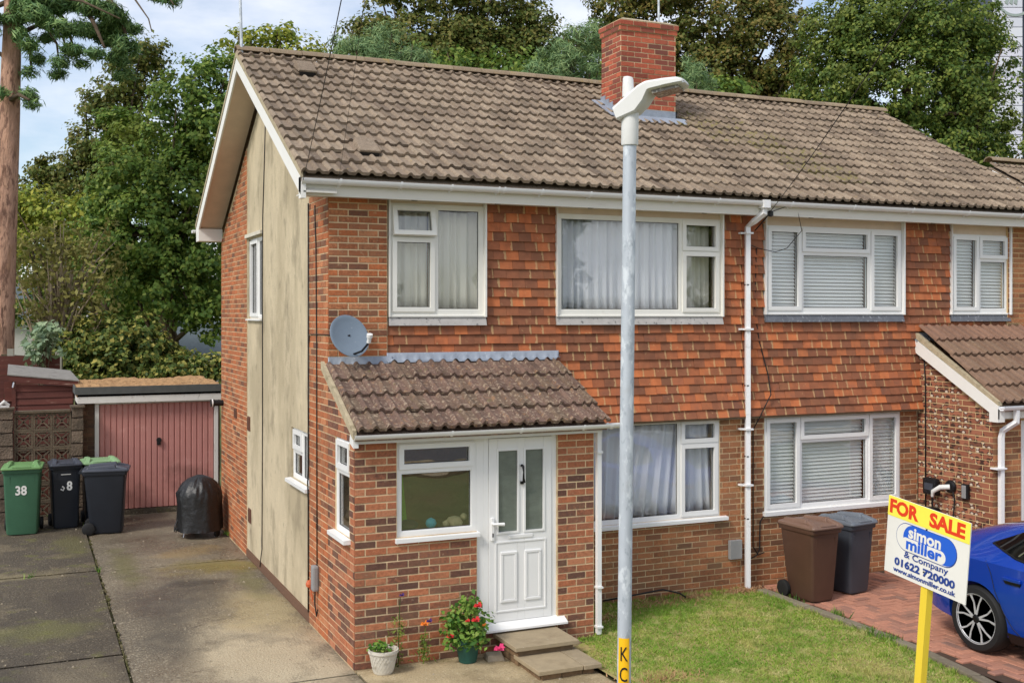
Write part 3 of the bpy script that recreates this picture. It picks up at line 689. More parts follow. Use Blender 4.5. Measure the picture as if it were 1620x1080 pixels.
# tile hung first floor: backing
for hs, u0, u1, ops in ((h1, .668, PARTY, [W1, W2]), (h2, PARTY, 10.0, [N1, N2])):
    w_ = MB(); wall_cols(w_, u0, u1, 2.64, 4.86, ops, .052, .30); hw = w_.build('hung_wall', MT['mortar_dark'], hs)
    hm = MB(); hm.hexa([(.001,-.026,0),(.1585,-.026,0),(.1585,-.004,0),(.001,-.004,0)], [(.001,.004,.155),(.1585,.004,.155),(.1585,.014,.155),(.001,.014,.155)])
    hme = hm.mesh('hanging_tile', MT['hang'])
    def set_tx(me):
        a_ = me.attributes.new('tx', 'FLOAT', 'POINT'); a_.data.foreach_set('value', np.tile(np.array([0,1,1,0,0,1,1,0], dtype=np.float32), len(me.vertices)//8))
    set_tx(hme)
    gauge = .1075; row = 0; z = 2.225; todo = []
    while z < 4.79:
        off = -.08 if row % 2 else 0
        x = u0 + off
        kick = -.075*max(0, 1 - row/6.0)**1.3
        while x < u1 - .02:
            a, b = max(x, u0), min(x + .16, u1)
            for (oa, ob, oc, od) in ops:
                if oc - .13 < z + .05 < 5.2:
                    if a < ob + .02 and b > oa - .015:
                        if a < oa - .015: b = min(b, oa - .015)
                        elif b > ob + .02: a = max(a, ob + .02)
                        else: b = a
            hid = (hs is h1 and ((x < 2.55 and z < 2.95) or (x < 2.4 and z < 3.0))) or (hs is h2 and x > 8.3 and z < 3.2 - .0)
            if b - a > .03 and not hid: todo.append((a, b, z, kick, row))
            x += .16
        row += 1; z += gauge
    rr = random.Random(11); st = MB()
    rr.shuffle(todo); todo.sort(key=lambda q: q[4] > 22 or q[0] > 9.9)
    for n_, (a, b, z, kick, row) in enumerate(todo):
        M = Matrix.Translation((a, .044 + kick + rr.uniform(-.003,.003), z + rr.uniform(-.003,.003))) @ Matrix.Rotation(rr.uniform(-.016,.016), 4, 'Y') @ Matrix.Rotation(-(R(9)*max(0, 1-row/6)), 4, 'X') @ Matrix.Diagonal(((b-a)/.16, 1, 1, 1))
        if n_ < 300: link('hanging_tile', hme, hw, M)
        else: st.T = M; st.hexa([(.001,-.026,0),(.1585,-.026,0),(.1585,-.004,0),(.001,-.004,0)], [(.001,.004,.155),(.1585,.004,.155),(.1585,.014,.155),(.001,.014,.155)])
    if st.v: set_tx(tag(st.build('hanging_tile_rest', MT['hang'], hw), kind='stuff').data)
    # the skirt below the last tiles
    k = MB(); k.box(u0 if hs is h2 else 2.72, min(u1, 8.36), -.04, .066, 2.20, 2.245); k.build('tile_skirt', MT['mortar_dark'], hs)
# brick pier at the left corner
pb = MB(); wall_cols(pb, 0.012, .668, 2.62, 4.86, [], .0045, .3); po = pb.build('corner_pier', MT['mortar'], h1)
bricks(po, FRONT, 0, .668, 2.86, 4.86, [], MT['brick_main'], .0725, .225)
pb = MB(); wall_cols(pb, 10.0, END, 2.0, 4.86, [], .0045, .3); po = pb.build('corner_pier', MT['mortar_grey'], h2)
bricks(po, FRONT, 10.0, END, 2.9, 4.86, [], MT['brick_near'], .0725, .225, stuff=True)

# gable wall: porch side and front strip in brick, the middle rendered, the rear in brick
def zroof(u):
    y = -u
    return 4.78 + (min(y, 2*RIDGE_Y - y) + .0)*SL
zroof.brk = (-RIDGE_Y,)
def zside(u):
    y = -u
    return 2.36 + .5*(y + 1.1) if y < 0 else zroof(u)
zside.brk = (0.0,)
PW = (.29, .84, 1.27, 2.25)                    # porch side window in u
sw = MB(LEFT); wall_cols(sw, 0, .99, -.1, zside, [PW], .0045, .25); wall_cols(sw, -.86, -.02, -.1, zroof, [], .0047, .25); so = sw.build('side_wall', MT['mortar'], h1)
bricks(so, LEFT, 0, 1.03, .0, 3.0, [PW], MT['brick_porch'], .0750, .225, lim=zside, stuff=True, name='side_bricks', phase=.15)
bricks(so, LEFT, -.86, 0, .0, 5.4, [], MT['brick_main'], .0750, .225, lim=zroof, stuff=True, name='corner_bricks', phase=.02)
GW = (-1.87, -.88, 1.53, 2.15); UW = (-4.66, -3.66, 3.47, 4.62)
rw = MB(LEFT); wall_cols(rw, -4.75, -.862, .10, zroof, [GW, UW], .022, .3); rw.build('rendered_wall', MT['render'], h1)
bs = MB(LEFT); bs.box(-4.75, -.862, .004, .3, -.1, .098); bs.build('plinth', MT['brick_dark'], h1)
rs = MB(LEFT); wall_cols(rs, -BACK, -4.752, -.1, zroof, [], .0148, .3); ro = rs.build('rear_side_wall', MT['mortar'], h1)
bricks(ro, frame((.010,0,0), R(-90)), -BACK, -4.752, .0, 6.2, [], MT['brick_main'], .0725, .225, lim=zroof, stuff=True, name='rear_side_bricks')
mb = MB(frame((END,0,0), R(90))); 
def zroof2(u): return zroof(-u)
zroof2.brk = (RIDGE_Y,)
wall_cols(mb, .05, BACK, -.1, zroof2, [], 0, .25); mb.build('gable_wall', MT['brick_near'], h2)
# white hood and sill details on the gable
for (y, z) in ((4.62, 1.83), (4.55, .50), ):
    ab = MB(LEFT); ab.box(-y-.10, -y+.10, -.004+.018, .03, z, z+.21)
    for k in range(5): ab.box(-y-.085+k*.036, -y-.065+k*.036, .006, .02, z+.02, z+.19)
    ab.build('air_brick', MT['terracotta'], h1)
ab = MB(LEFT); ab.box(-5.75, -5.55, -.002, .03, 1.93, 2.08)
for k in range(5): ab.box(-5.735+k*.036, -5.715+k*.036, -.008, .0, 1.95, 2.06)
ab.build('air_brick', MT['terracotta'], h1)
fl = MB(); fl.tube([(.1,6.82,2.08),(-.16,6.82,2.08)], .05, 14); fl.tube([(-.13,6.82,2.08),(-.19,6.82,2.08)], .062, 14); fl.build('boiler_flue', MT['black'], h1, auto=.6)
wr = MB(); wr.tube([(-.155,6.82,2.08),(-.175,6.82,2.08)], .066, 14); wr.build('flue_collar', MT['upvc'], h1, auto=.6)
window(h1, LEFT, *GW, cells=[(0,.5,0,.56,'fixed'),(0,.5,.56,1,'sash'),(.5,1,0,1,'fixed')], yf=.05, sill=(.03,.05,.10))
window(h1, LEFT, *UW, cells=[(0,.6,0,1,'sash'),(.6,1,0,1,'fixed')], yf=.05, sill=(.03,.03,.07))
mb = MB(LEFT); mb.box(-4.75, -3.60, -.02, .04, 4.64, 4.69); mb.build('window_hood', MT['concrete_sill'], h1)
window(h1, LEFT, *PW, cells=[(0,1,0,.66,'fixed'),(0,1,.66,1,'sash')], yf=.018, sill=(.05,.05,.09))

# front windows
A = [(0,.476,0,.70,'sash'),(0,.476,.70,1,'sash'),(.476,1,0,1,'fixed')]
window(h1, FRONT, *W1, cells=A, yf=.02, opened=1, m='cream_frame', sill=(.0,.03,.02))
B = [(0,.75,0,1,'fixed'),(.75,1,.66,1,'sash'),(.75,1,0,.66,'sash')]
window(h1, FRONT, *W2, cells=B, yf=.02, m='cream_frame', sill=(.0,.03,.02))
window(h1, FRONT, *W3, cells=[(0,.75,0,1,'fixed'),(.75,1,.745,1,'sash'),(.75,1,0,.745,'sash')], yf=.075, m='upvc', sill=(.09,.05,.08))
Cc = [(0,.25,0,1,'sash'),(.25,.757,.70,1,'sash'),(.25,.757,0,.70,'fixed'),(.757,1,0,1,'sash')]
window(h2, FRONT, *N1, cells=Cc, yf=.02, sill=(.0,.03,.02))
window(h2, FRONT, *N2, cells=[(0,.475,0,1,'sash'),(.475,1,.69,1,'sash'),(.475,1,0,.69,'fixed')], yf=.02, sill=(.03,.03,.02))
window(h2, FRONT, *N3, cells=[(0,.25,0,1,'sash'),(.25,.757,.735,1,'sash'),(.25,.757,0,.735,'fixed'),(.757,1,0,1,'sash')], yf=.065, sill=(.03,.06,.06))
# white casings and aprons of the first floor windows
for hs, (a, b, c, d), fm, lm in ((h1, W1, 'cream_frame', 'lead_cement'), (h1, W2, 'cream_frame', 'lead_cement'), (h2, N1, 'upvc', 'lead_dark'), (h2, N2, 'upvc', 'lead_dark')):
    mb = MB(); mb.box(b+.001, b+.022, -.035, .12, c-.03, 4.83); mb.build('window_casing', MT[fm], hs)
    mb = MB(); mb.box(a-.014, a-.001, -.012, .12, c-.03, 4.83); mb.build('window_casing', MT[fm], hs)
    mb = MB(); mb.prism([(-.012, c-.125), (.016, c-.035), (.05, c-.035), (.05, c-.125)], 'x', a-.012, b+.03); mb.build('lead_apron', MT[lm], hs)
    mb = MB(); mb.box(a, b, .03, .06, d, 4.84); mb.build('window_head', MT['soffit'], hs)

# eaves: fascia, soffit, gutter with brackets
def gutter_mesh(mb, x0, x1, y, z, r=.056):
    n = 8; out_ = [(y + r*math.cos(math.pi + math.pi*i/n), z + r*math.sin(math.pi + math.pi*i/n)) for i in range(n+1)]
    inn = [(y + (r-.006)*math.cos(math.pi + math.pi*i/n), z + (r-.006)*math.sin(math.pi + math.pi*i/n)) for i in range(n, -1, -1)]
    mb.prism(out_ + inn, 'x', x0, x1)
def eaves(hs, x0, x1, brk):
    mb = MB(); mb.box(x0, x1, -.235, -.205, 4.775, 4.945); mb.build('fascia', MT['fascia'], hs)
    mb = MB(); mb.box(x0 + .02, x1, -.204, .051, 4.79, 4.802); mb.build('soffit', MT['fascia'], hs)
    mb = MB(); gutter_mesh(mb, x0 - .01 if x0 < 0 else x0, x1, -.295, 4.945); gt = mb.build('gutter', MT['gutter'], hs, auto=.7)
    for x in brk:
        b_ = MB(); n = 8
        pts = [(-.295 + .064*math.cos(math.pi + math.pi*i/n), 4.945 + .064*math.sin(math.pi + math.pi*i/n)) for i in range(n+1)]
        b_.prism(pts + [(p[0]*1.0, p[1]+.006) for p in pts[::-1]], 'x', x-.012, x+.012); b_.box(x-.012, x+.012, -.245, -.236, 4.87, 4.95)
        b_.build('gutter_bracket', MT['gutter'], gt)
eaves(h1, -.35, PARTY+.02, [.05, .72, 1.3, 1.86, 1.93, 2.4, 3.02, 3.6, 4.2, 4.8])
eaves(h2, PARTY+.021, END+.08, [5.9, 6.9, 7.9, 8.9, 9.9])
for hs, xs in ((h1, (.95, 1.95, 3.15, 4.75)), (h2, (6.4, 8.5))):
    for x in xs:
        mb = MB(); mb.lathe([(.001,4.7895),(.035,4.7895),(.035,4.783),(.001,4.783)], 14, (x,-.09,0)); mb.build('soffit_vent', MT['black'], hs)
# downpipe at the party line
dp = MB(); dp.tube([(5.50,-.295,4.90),(5.50,-.295,4.80),(5.44,-.16,4.70),(5.43,-.045,4.64),(5.43,-.045,.02)], .042, 4); dpo = dp.build('downpipe', MT['gutter'], h1)
hp = MB(); hp.box(5.45,5.55,-.36,-.24,4.86,4.96); hp.build('outlet', MT['gutter'], dpo)
for z in (4.55, 3.33, 2.06, 1.35):
    b_ = MB(); b_.box(5.375,5.485,-.096,.03,z,z+.022); b_.box(5.34,5.40,-.03,.04,z,z+.022); b_.build('pipe_bracket', MT['gutter'], dpo)
for z in (2.62, 1.72, .93, 3.9):
    b_ = MB(); b_.tube([(5.43,-.045,z),(5.43,-.045,z+.012)], .0445, 4); b_.build('pipe_joint', MT['rubber'], dpo)

# main roof
TR = Matrix.Translation((0, EAVE_Y, 4.985)) @ Matrix.Rotation(PIT, 4, 'X')
S_TOP = (RIDGE_Y - EAVE_Y)/math.cos(PIT)
tA, tB = roll_tile(m=MT['roof']), roll_tile(m=MT['roof_moss'])
CH = (4.80, 5.72, 2.10, 2.68)                  # chimney x0 x1 y0 y1
def slope_box(name, hs, x0, x1):
    mb = MB(); yb = 2*RIDGE_Y - EAVE_Y
    z0 = 4.985 - .03
    mb.prism([(EAVE_Y+.02, z0), (RIDGE_Y, z0 + (RIDGE_Y-EAVE_Y-.02)*SL), (yb, z0 - .02), (yb, z0-.06), (RIDGE_Y, z0-.06 + (RIDGE_Y-EAVE_Y-.02)*SL), (EAVE_Y+.02, z0-.05)], 'x', x0, x1)
    return mb.build(name, MT['roof'], hs)
rf1 = slope_box('roof', h1, -.36, PARTY); rf2 = slope_box('roof', h2, PARTY+.001, END+.05)
def skip_ch(x, s):
    y = EAVE_Y + s*math.cos(PIT); return CH[0] < x and x + .293 < CH[1] and y > CH[2] and y + .25 < CH[3]
pick = lambda x, s, r: 1 if (5.3 < x < 7.6 and s < 3.3 and s > .5 and abs((x - 5.9) + (s - 2.9)*.62) < .75*r.random() + .2) else 0
tile_slope(rf1, TR, -.37, PARTY-.03, 0, S_TOP, [tA, tB], .2885, .3195, pick, skip_ch)
tile_slope(rf2, TR, PARTY-.03, END+.07, 0, S_TOP, [tA, tB], .2885, .3195, pick, skip_ch)
def ridge_tiles(roof, x0, x1, y, z, m, n, r=.125):
    for i in range(n):
        a, b = x0 + (x1-x0)*i/n, x0 + (x1-x0)*(i+1)/n
        mb = MB(); k = 8
        ang = [R(12) + R(156)*j/k for j in range(k+1)]
        o_ = [(r*math.cos(t), r*math.sin(t)*.82) for t in ang]; i_ = [((r-.02)*math.cos(t), (r-.02)*math.sin(t)*.82) for t in ang[::-1]]
        mb.prism([(p[0], p[1]) for p in o_ + i_], 'x', .004, b-a-.004)
        o = mb.build('ridge_tile', m, roof, auto=.6); o.location = (a, y, z + rnd.uniform(-.005,.005)); o.rotation_euler = (0, rnd.uniform(-.008,.008), 0)
ridge_tiles(rf1, -.38, PARTY, RIDGE_Y, 4.985 + (RIDGE_Y-EAVE_Y)*SL + .01, MT['ridge'], 13)
ridge_tiles(rf2, PARTY, END+.1, RIDGE_Y, 4.985 + (RIDGE_Y-EAVE_Y)*SL + .01, MT['ridge'], 12)
for (x, y) in ((.38, .16), (.30, 2.72)):       # ventilator tiles
    s = (y - EAVE_Y)/math.cos(PIT)
    M = TR @ Matrix.Translation((x, s, .055))
    mb = MB(M); mb.hexa([(0,0,.016),(.26,0,.016),(.26,.34,-.02),(0,.34,-.02)], [(.012,.0,.045),(.248,.0,.045),(.235,.33,.075),(.025,.33,.075)]); mb.build('roof_vent', MT['ridge'] if 0 else MT['roof'], rf1, bevel=.01)
    mb = MB(M); mb.box(.02,.23,-.004,.02,-.03,.018); mb.build('vent_mouth', MT['black'], rf1)
# verges, bargeboards and the boarded soffit of the gable
for side in (1, -1):
    def P(y, dz): return (RIDGE_Y + side*(y - RIDGE_Y), dz)
    yb_ = -.30
    zt = lambda y: 4.985 - .03 + (y - EAVE_Y)*SL
    mb = MB(); q = [(yb_, zt(yb_)-.02), (RIDGE_Y, zt(RIDGE_Y)-.02), (RIDGE_Y, zt(RIDGE_Y)-.20), (yb_+.02, zt(yb_)-.20)]
    mb.prism([(RIDGE_Y + side*(a - RIDGE_Y), b) for a, b in q], 'x', -.362, -.338); mb.build('bargeboard', MT['barge'], h1)
    mb = MB(); q = [(yb_, zt(yb_)-.155), (RIDGE_Y, zt(RIDGE_Y)-.155), (RIDGE_Y, zt(RIDGE_Y)-.17), (yb_, zt(yb_)-.17)]
    mb.prism([(RIDGE_Y + side*(a - RIDGE_Y), b) for a, b in q], 'x', -.337, .02); mb.build('gable_soffit', MT['soffit'] if side == -1 else MT['fascia'], h1)
    mb = MB(); q = [(yb_-.02, zt(yb_)-.018), (RIDGE_Y, zt(RIDGE_Y)-.018), (RIDGE_Y, zt(RIDGE_Y)+.05), (yb_-.02, zt(yb_)+.045)]
    mb.prism([(RIDGE_Y + side*(a - RIDGE_Y), b) for a, b in q], 'x', -.372, -.345); mb.build('verge', MT['verge'], h1)
mb = MB(); mb.box(-.362, -.31, -.30, -.19, 4.74, 4.96); mb.build('eave_end', MT['barge'], h1)
mb = MB(); ye = 2*RIDGE_Y + .30; mb.box(-.36, .02, ye-.3, ye, 4.73, 4.93); mb.build('eave_end', MT['barge'], h1)
mb = MB(); gutter_mesh(mb, -.42, 1, ye+.06, 4.93); mb.build('gutter', MT['gutter'], h1)
# chimney
cx0, cx1, cy0, cy1 = CH
mb = MB(); mb.box(cx0+.005, cx1-.005, cy0+.005, cy1-.005, 5.6, 7.74); chm = mb.build('chimney', MT['mortar'], h1)
st = MB()
def stack_course(z, ex, gap=.014, course=.0735):
    """one ring of bricks round the stack, ex = how far it oversails"""
    global _i
    i = round(z/course)
    for (T_, ln) in ((frame((cx0-ex, cy0-ex, 0), 0), cx1-cx0+2*ex), (frame((cx0-ex, cy1+ex, 0), R(-90)), cy1-cy0+2*ex), (frame((cx1+ex, cy0-ex, 0), R(90)), cy1-cy0+2*ex)):
        u = -(i % 2)*.1125
        while u < ln - .01:
            a, b = max(u, 0), min(u+.225, ln)
            if b - a > .03:
                st.T = T_ @ Matrix.Translation((a + gap/2, rnd.uniform(-.002,.002), z)); st.box(0, b-a-gap, 0, .04 + ex, 0, course-gap)
            u += .225
z = 5.9
while z < 7.56: stack_course(z, 0); z += .0735
for ex_ in (.018, .034):
    mc = MB(); mc.box(cx0-ex_+.006, cx1+ex_-.006, cy0-ex_+.006, cy1+ex_-.006, z-.004, z+.0735-.004); mc.build('corbel', MT['mortar'], chm)
    stack_course(z, ex_); z += .0735
tag(st.build('brick', MT['brick_chimney'], chm), kind='stuff')
mb = MB(); mb.hexa([(cx0-.03,cy0-.03,z),(cx1+.03,cy0-.03,z),(cx1+.03,cy1+.03,z),(cx0-.03,cy1+.03,z)], [(cx0+.08,cy0+.08,z+.05),(cx1-.08,cy0+.08,z+.05),(cx1-.08,cy1-.08,z+.05),(cx0+.08,cy1-.08,z+.05)]); mb.build('flaunching', MT['verge'], chm)
zr = lambda y: 4.985 + (y - EAVE_Y)*SL
mb = MB(); mb.hexa([(cx0-.12,cy0-.17,zr(cy0-.17)+.05),(cx1+.14,cy0-.17,zr(cy0-.17)+.05),(cx1+.14,cy0-.01,zr(cy0)+.03),(cx0-.12,cy0-.01,zr(cy0)+.03)],
                   [(cx0-.12,cy0-.165,zr(cy0-.17)+.065),(cx1+.14,cy0-.165,zr(cy0-.17)+.065),(cx1+.14,cy0-.012,zr(cy0)+.075),(cx0-.12,cy0-.012,zr(cy0)+.075)])
mb.box(cx0-.008, cx1+.008, cy0-.010, cy0+.012, zr(cy0)-.05, zr(cy0)+.17)
for k in range(5):
    y = cy0 + k*.115; mb.box(cx0-.010-.001*k, cx0+.012, y-.01, y+.12, zr(y)-.1, zr(y)+.17); mb.box(cx1-.012, cx1+.010, y-.01, y+.12, zr(y)-.1, zr(y)+.17)
mb.hexa([(cx0-.16,cy0-.02,zr(cy0)+.045),(cx0,cy0-.02,zr(cy0)+.045),(cx0,cy1,zr(cy1)+.045),(cx0-.16,cy1,zr(cy1)+.045)], [(cx0-.16,cy0-.02,zr(cy0)+.058),(cx0,cy0-.02,zr(cy0)+.062),(cx0,cy1,zr(cy1)+.062),(cx0-.16,cy1,zr(cy1)+.058)])
mb.build('lead_flashing', MT['lead'], chm)

# ---- porch of the left house
PF = -1.03; PWID = 2.69
FW = (.443, 1.315, 1.275, 2.24); DR = (1.315, 2.245, .22, 2.32)
mb = MB(); wall_cols(mb, .012, PWID, -.1, 2.30, [FW, DR], PF+.0045, PF+.22); pwo = mb.build('porch_wall', MT['mortar'], h1)
bricks(pwo, frame((0,PF,0), 0), 0, PWID, .0, 2.28, [FW, DR], MT['brick_porch'], .075, .225)
mb = MB(); wall_cols(mb, PF+.22, .06, -.1, 2.6, [], 0, .2); 
mb = MB(frame((PWID,0,0), R(90))); wall_cols(mb, PF+.23, .06, -.1, lambda u: 2.36 + .5*(u+1.1), [], 0.0, .2); mb.build('porch_return', MT['brick_near'], h1)
mb = MB(); mb.box(.25, PWID-.2, PF+.23, .05, .05, .22); mb.build('porch_floor', MT['soffit'], h1)
mb = MB(); mb.box(.26, PWID-.21, -.02, .05, .22, 2.6); mb.build('porch_inner_wall', MT['brick_near'], h1)
window(h1, frame((0,PF,0),0), *FW, cells=[(0,1,.70,1,'sash'),(0,1,0,.70,'fixed')], yf=.03, glass='glass_dark', sill=(.02,.05,.07))
mb = MB(); mb.box(1.316, 1.395, PF+.03, PF+.095, .30, 2.30); mb.build('mullion', MT['upvc'], h1)
# door
fd = MB(frame((0,PF,0),0)); ring(fd, 1.396, 2.243, .24, 2.285, .055, .028, .10); door = fd.build('door', MT['upvc'], h1)
lf = MB(frame((0,PF,0),0))
dx0, dx1, dz0, dz1 = 1.455, 2.184, .30, 2.226
pnL = (1.555, 1.787, 1.235, 2.10); pnR = (1.868, 2.088, 1.235, 2.10)
wall_cols(lf, dx0, dx1, dz0, dz1, [pnL, pnR], .018, .075); lf.build('door_leaf', MT['upvc'], door, bevel=.004)
for p in (pnL, pnR):
    q = MB(frame((0,PF,0),0)); q.box(p[0]-.01, p[1]+.01, .04, .052, p[2]-.01, p[3]+.01); q.build('pane', MT['glass_obscure'], door)
    q = MB(frame((0,PF,0),0)); ring(q, p[0]-.014, p[1]+.014, p[2]-.014, p[3]+.014, .02, .008, .03); q.build('bead', MT['upvc'], door)
q = MB(frame((0,PF,0),0)); ring(q, dx0+.07, dx1-.07, dz0+.10, 1.14, .014, .010, .03); q.build('panel_moulding', MT['upvc'], door)
for (a, b) in ((1.585, 1.775), (1.865, 2.055)):
    q = MB(frame((0,PF,0),0)); ring(q, a, b, .50, 1.03, .03, .004, .03); q.hexa([(a+.03,.012,.53),(b-.03,.012,.53),(b-.03,.012,1.0),(a+.03,.012,1.0)], [(a+.03,.03,.53),(b-.03,.03,.53),(b-.03,.03,1.0),(a+.03,.03,1.0)]); q.build('raised_panel', MT['upvc'], door, bevel=.006)
q = MB(frame((0,PF,0),0)); q.box(1.68, 1.96, .008, .03, 1.165, 1.205); q.build('letterbox', MT['upvc'], door, bevel=.006)
q = MB(frame((0,PF,0),0)); q.box(1.475, 1.51, -.002, .02, 1.16, 1.40); q.build('handle_plate', MT['upvc'], door, bevel=.006)
q = MB(frame((0,PF,0),0)); q.tube([(1.492,.0,1.34),(1.492,-.045,1.34),(1.53,-.05,1.34),(1.60,-.05,1.335)], [.014,.014,.016,.02], 8); q.build('handle', MT['upvc'], door, auto=.8)
q = MB(frame((0,PF,0),0)); q.box(1.486, 1.498, -.006, .0, 1.20, 1.24); q.build('keyhole', MT['black'], door)
q = MB(frame((0,PF,0),0)); q.tube([(1.828,.005,1.93),(1.828,-.03,1.925),(1.832,-.035,1.87),(1.832,-.03,1.80),(1.845,-.015,1.755)], [.016,.014,.008,.012,.016], 8); q.box(1.813,1.843,-.012,.012,1.735,1.765); q.build('knocker', MT['rim_dark'], door, auto=.8)
q = MB(frame((0,PF,0),0)); q.prism([(-.085,.225),(-.085,.245),(.02,.297),(.10,.297),(.10,.225)], 'x', 1.385, 2.33); q.build('threshold', MT['upvc'], door)
# porch eaves and roof
PS = math.atan(.5)
mb = MB(); mb.box(-.05, 2.72, PF-.13, PF-.105, 2.255, 2.36); mb.build('porch_fascia', MT['upvc'], h1)
mb = MB(); mb.box(-.02, 2.70, PF-.104, PF+.03, 2.29, 2.301); mb.build('porch_soffit', MT['cream_frame'], h1)
mb = MB(); mb.box(.443, 2.245, PF+.03, PF+.1, 2.242, 2.289); mb.build('porch_head', MT['cream_frame'], h1)
mb = MB(); gutter_mesh(mb, -.06, 2.93, PF-.19, 2.352, .052); gt = mb.build('porch_gutter', MT['upvc'], h1, auto=.7)
for x in (.95, 1.72, 2.45, 2.79):
    b_ = MB(); n = 8; pts = [(PF-.19 + .06*math.cos(math.pi + math.pi*i/n), 2.352 + .06*math.sin(math.pi + math.pi*i/n)) for i in range(n+1)]
    b_.prism(pts + [(p[0], p[1]+.006) for p in pts[::-1]], 'x', x-.012, x+.012); b_.build('gutter_bracket', MT['upvc'], gt)
mb = MB(); mb.tube([(2.735,PF-.02,2.31),(2.735,PF-.02,.05)], .036, 4); pp = mb.build('porch_downpipe', MT['upvc'], h1)
for z in (2.02, .55, .12): b_ = MB(); b_.box(2.70,2.77,PF-.065,PF+.02,z,z+.02); b_.build('pipe_bracket', MT['upvc'], pp)
mb = MB(); mb.prism([(PF-.22, 2.33), (.02, 2.955), (.02, 2.915), (PF-.20, 2.29)], 'x', -.045, 2.74); prf = mb.build('porch_roof', MT['porch_tile'], h1)
TP = Matrix.Translation((0, PF-.235, 2.365)) @ Matrix.Rotation(PS, 4, 'X')
tP = roll_tile(.2885, .38, 2, .034, MT['porch_tile'])
tile_slope(prf, TP, -.03, 2.76, 0, 1.40, [tP], .2885, .335, None, lambda x, s: False, jit=.008)
mb = MB(); q = [(PF-.20, 2.31), (PF-.20, 2.40), (.03, 3.025), (.03, 2.935)]; mb.prism(q, 'x', -.072, -.034); mb.build('porch_verge', MT['verge'], h1)
mb = MB(); mb.prism([(PF-.16,2.22),(PF-.16,2.345),(PF-.05,2.40),(PF-.02,2.26)], 'x', -.055, -.002); mb.build('verge_end', MT['upvc'], h1)
# lead where the porch roof meets the wall, its lower edge dressed over the rolls
def apron(hs, x0, x1, y, z, run, m, slope, name='lead_apron', T=None, p=.14425, org=-.03):
    mb = MB(); n = int((x1-x0)/.012); rows = [[], [], []]
    for i in range(n+1):
        x = x0 + (x1-x0)*i/n; t = ((x - org) % p)/p
        rz = .034*math.sin(math.pi*t/.52)**.8 if t < .52 else 0
        rows[0].append((x, y - run - .012*math.sin(x*9), z - run*slope + rz + .012)); rows[1].append((x, y-.004, z + .01 + rz*.3)); rows[2].append((x, y-.008, z+.085))
    mb.grid(rows); o = mb.build(name, MT[m], hs, smooth=True); s_ = o.modifiers.new('t', 'SOLIDIFY'); s_.thickness = .004
apron(h1, 0.0, .72, 0.0, 2.985, .085, 'lead', .5)
apron(h1, .66, 2.77, .005, 3.02, .06, 'lead', .5)

# ---- porch of the right house
NX, NF = 8.36, -1.24; NS = .67
zn = lambda u: 2.36 + NS*(-u - NF - .1) if False else 2.22 + NS*(-u + 1.24)
mb = MB(frame((NX,0,0), R(-90))); wall_cols(mb, -.05, 1.23, -.1, lambda u: 2.30 + NS*(1.24 - u), [], .0045, .22); npo = mb.build('porch_side_wall', MT['mortar_grey'], h2)
# spalled face bricks: pale cores in dark rings
bn = NB('spalled brick'); p_ = bn.n('ShaderNodeBsdfPrincipled'); geo = bn.n('ShaderNodeNewGeometry'); oi = bn.n('ShaderNodeObjectInfo')
rr_ = bn.math('FRACT', bn.math('ADD', oi.outputs['Random'], geo.outputs['Random Per Island']))
base = bn.ramp(rr_, [(0,lin((120,74,54))),(.4,lin((150,92,68))),(.8,lin((164,106,80))),(1,lin((104,66,50)))])
vo = bn.n('ShaderNodeTexVoronoi', voronoi_dimensions='2D'); vo.inputs['Scale'].default_value = 1; vo.inputs['Randomness'].default_value = .5
sp_ = bn.n('ShaderNodeSeparateXYZ'); cb_ = bn.n('ShaderNodeCombineXYZ'); bn.l(geo.outputs['Position'], sp_.inputs[0])
bn.l(bn.math('MULTIPLY', sp_.outputs[1], 10.0), cb_.inputs[0]); bn.l(bn.math('MULTIPLY', sp_.outputs[2], 13.42), cb_.inputs[1]); bn.l(cb_.outputs[0], vo.inputs['Vector'])
msk = bn.ramp(bn.noise(geo.outputs['Position'], 3.1, 2), [(.40,(0,0,0)),(.46,(1,1,1))])
dk = bn.math('MULTIPLY', bn.ramp(vo.outputs['Distance'], [(.36,(1,1,1)),(.43,(0,0,0))]), msk)
lt = bn.math('MULTIPLY', bn.ramp(vo.outputs['Distance'], [(.20,(1,1,1)),(.27,(0,0,0))]), bn.math('GREATER_THAN', bn.math('FRACT', bn.math('MULTIPLY', vo.outputs['Color'], 7.3)), .45))
c_ = bn.mix(dk, base, lin((70,44,34))); c_ = bn.mix(bn.math('MULTIPLY', lt, msk), c_, lin((210,192,172)))
bn.l(c_, p_.inputs['Base Color']); p_.inputs['Roughness'].default_value = .9; bn.l(p_.outputs[0], bn.out.inputs[0]); MT['spalled'] = bn.m
bricks(npo, frame((NX,0,0), R(-90)), -.055, 1.24, .02, 3.3, [], MT['spalled'], .0745, .225, lim=lambda u: 2.30 + NS*(1.24-u), stuff=True)
ND = (8.86, 9.78, .16, 2.15)
mb = MB(); wall_cols(mb, NX+.01, END, -.1, 2.34, [ND], NF+.0045, NF+.22); npf = mb.build('porch_front_wall', MT['mortar_grey'], h2)
bricks(npf, frame((0,NF,0),0), NX, END, .02, 2.32, [ND], MT['brick_near'], .0745, .225, stuff=True)
mb = MB(frame((0,NF,0),0)); ring(mb, *ND, .06, .02, .1); nd = mb.build('front_door', MT['upvc'], h2)
mb = MB(frame((0,NF,0),0)); mb.box(8.92, 9.72, .03, .08, .2, 2.09); mb.build('door_leaf', MT['upvc'], nd)
mb = MB(frame((0,NF,0),0)); ar = [(9.06,.95),(9.58,.95),(9.58,1.75)] + [(9.32+.26*math.cos(t*math.pi/8), 1.75+.17*math.sin(t*math.pi/8)) for t in range(1,8)] + [(9.06,1.75)]
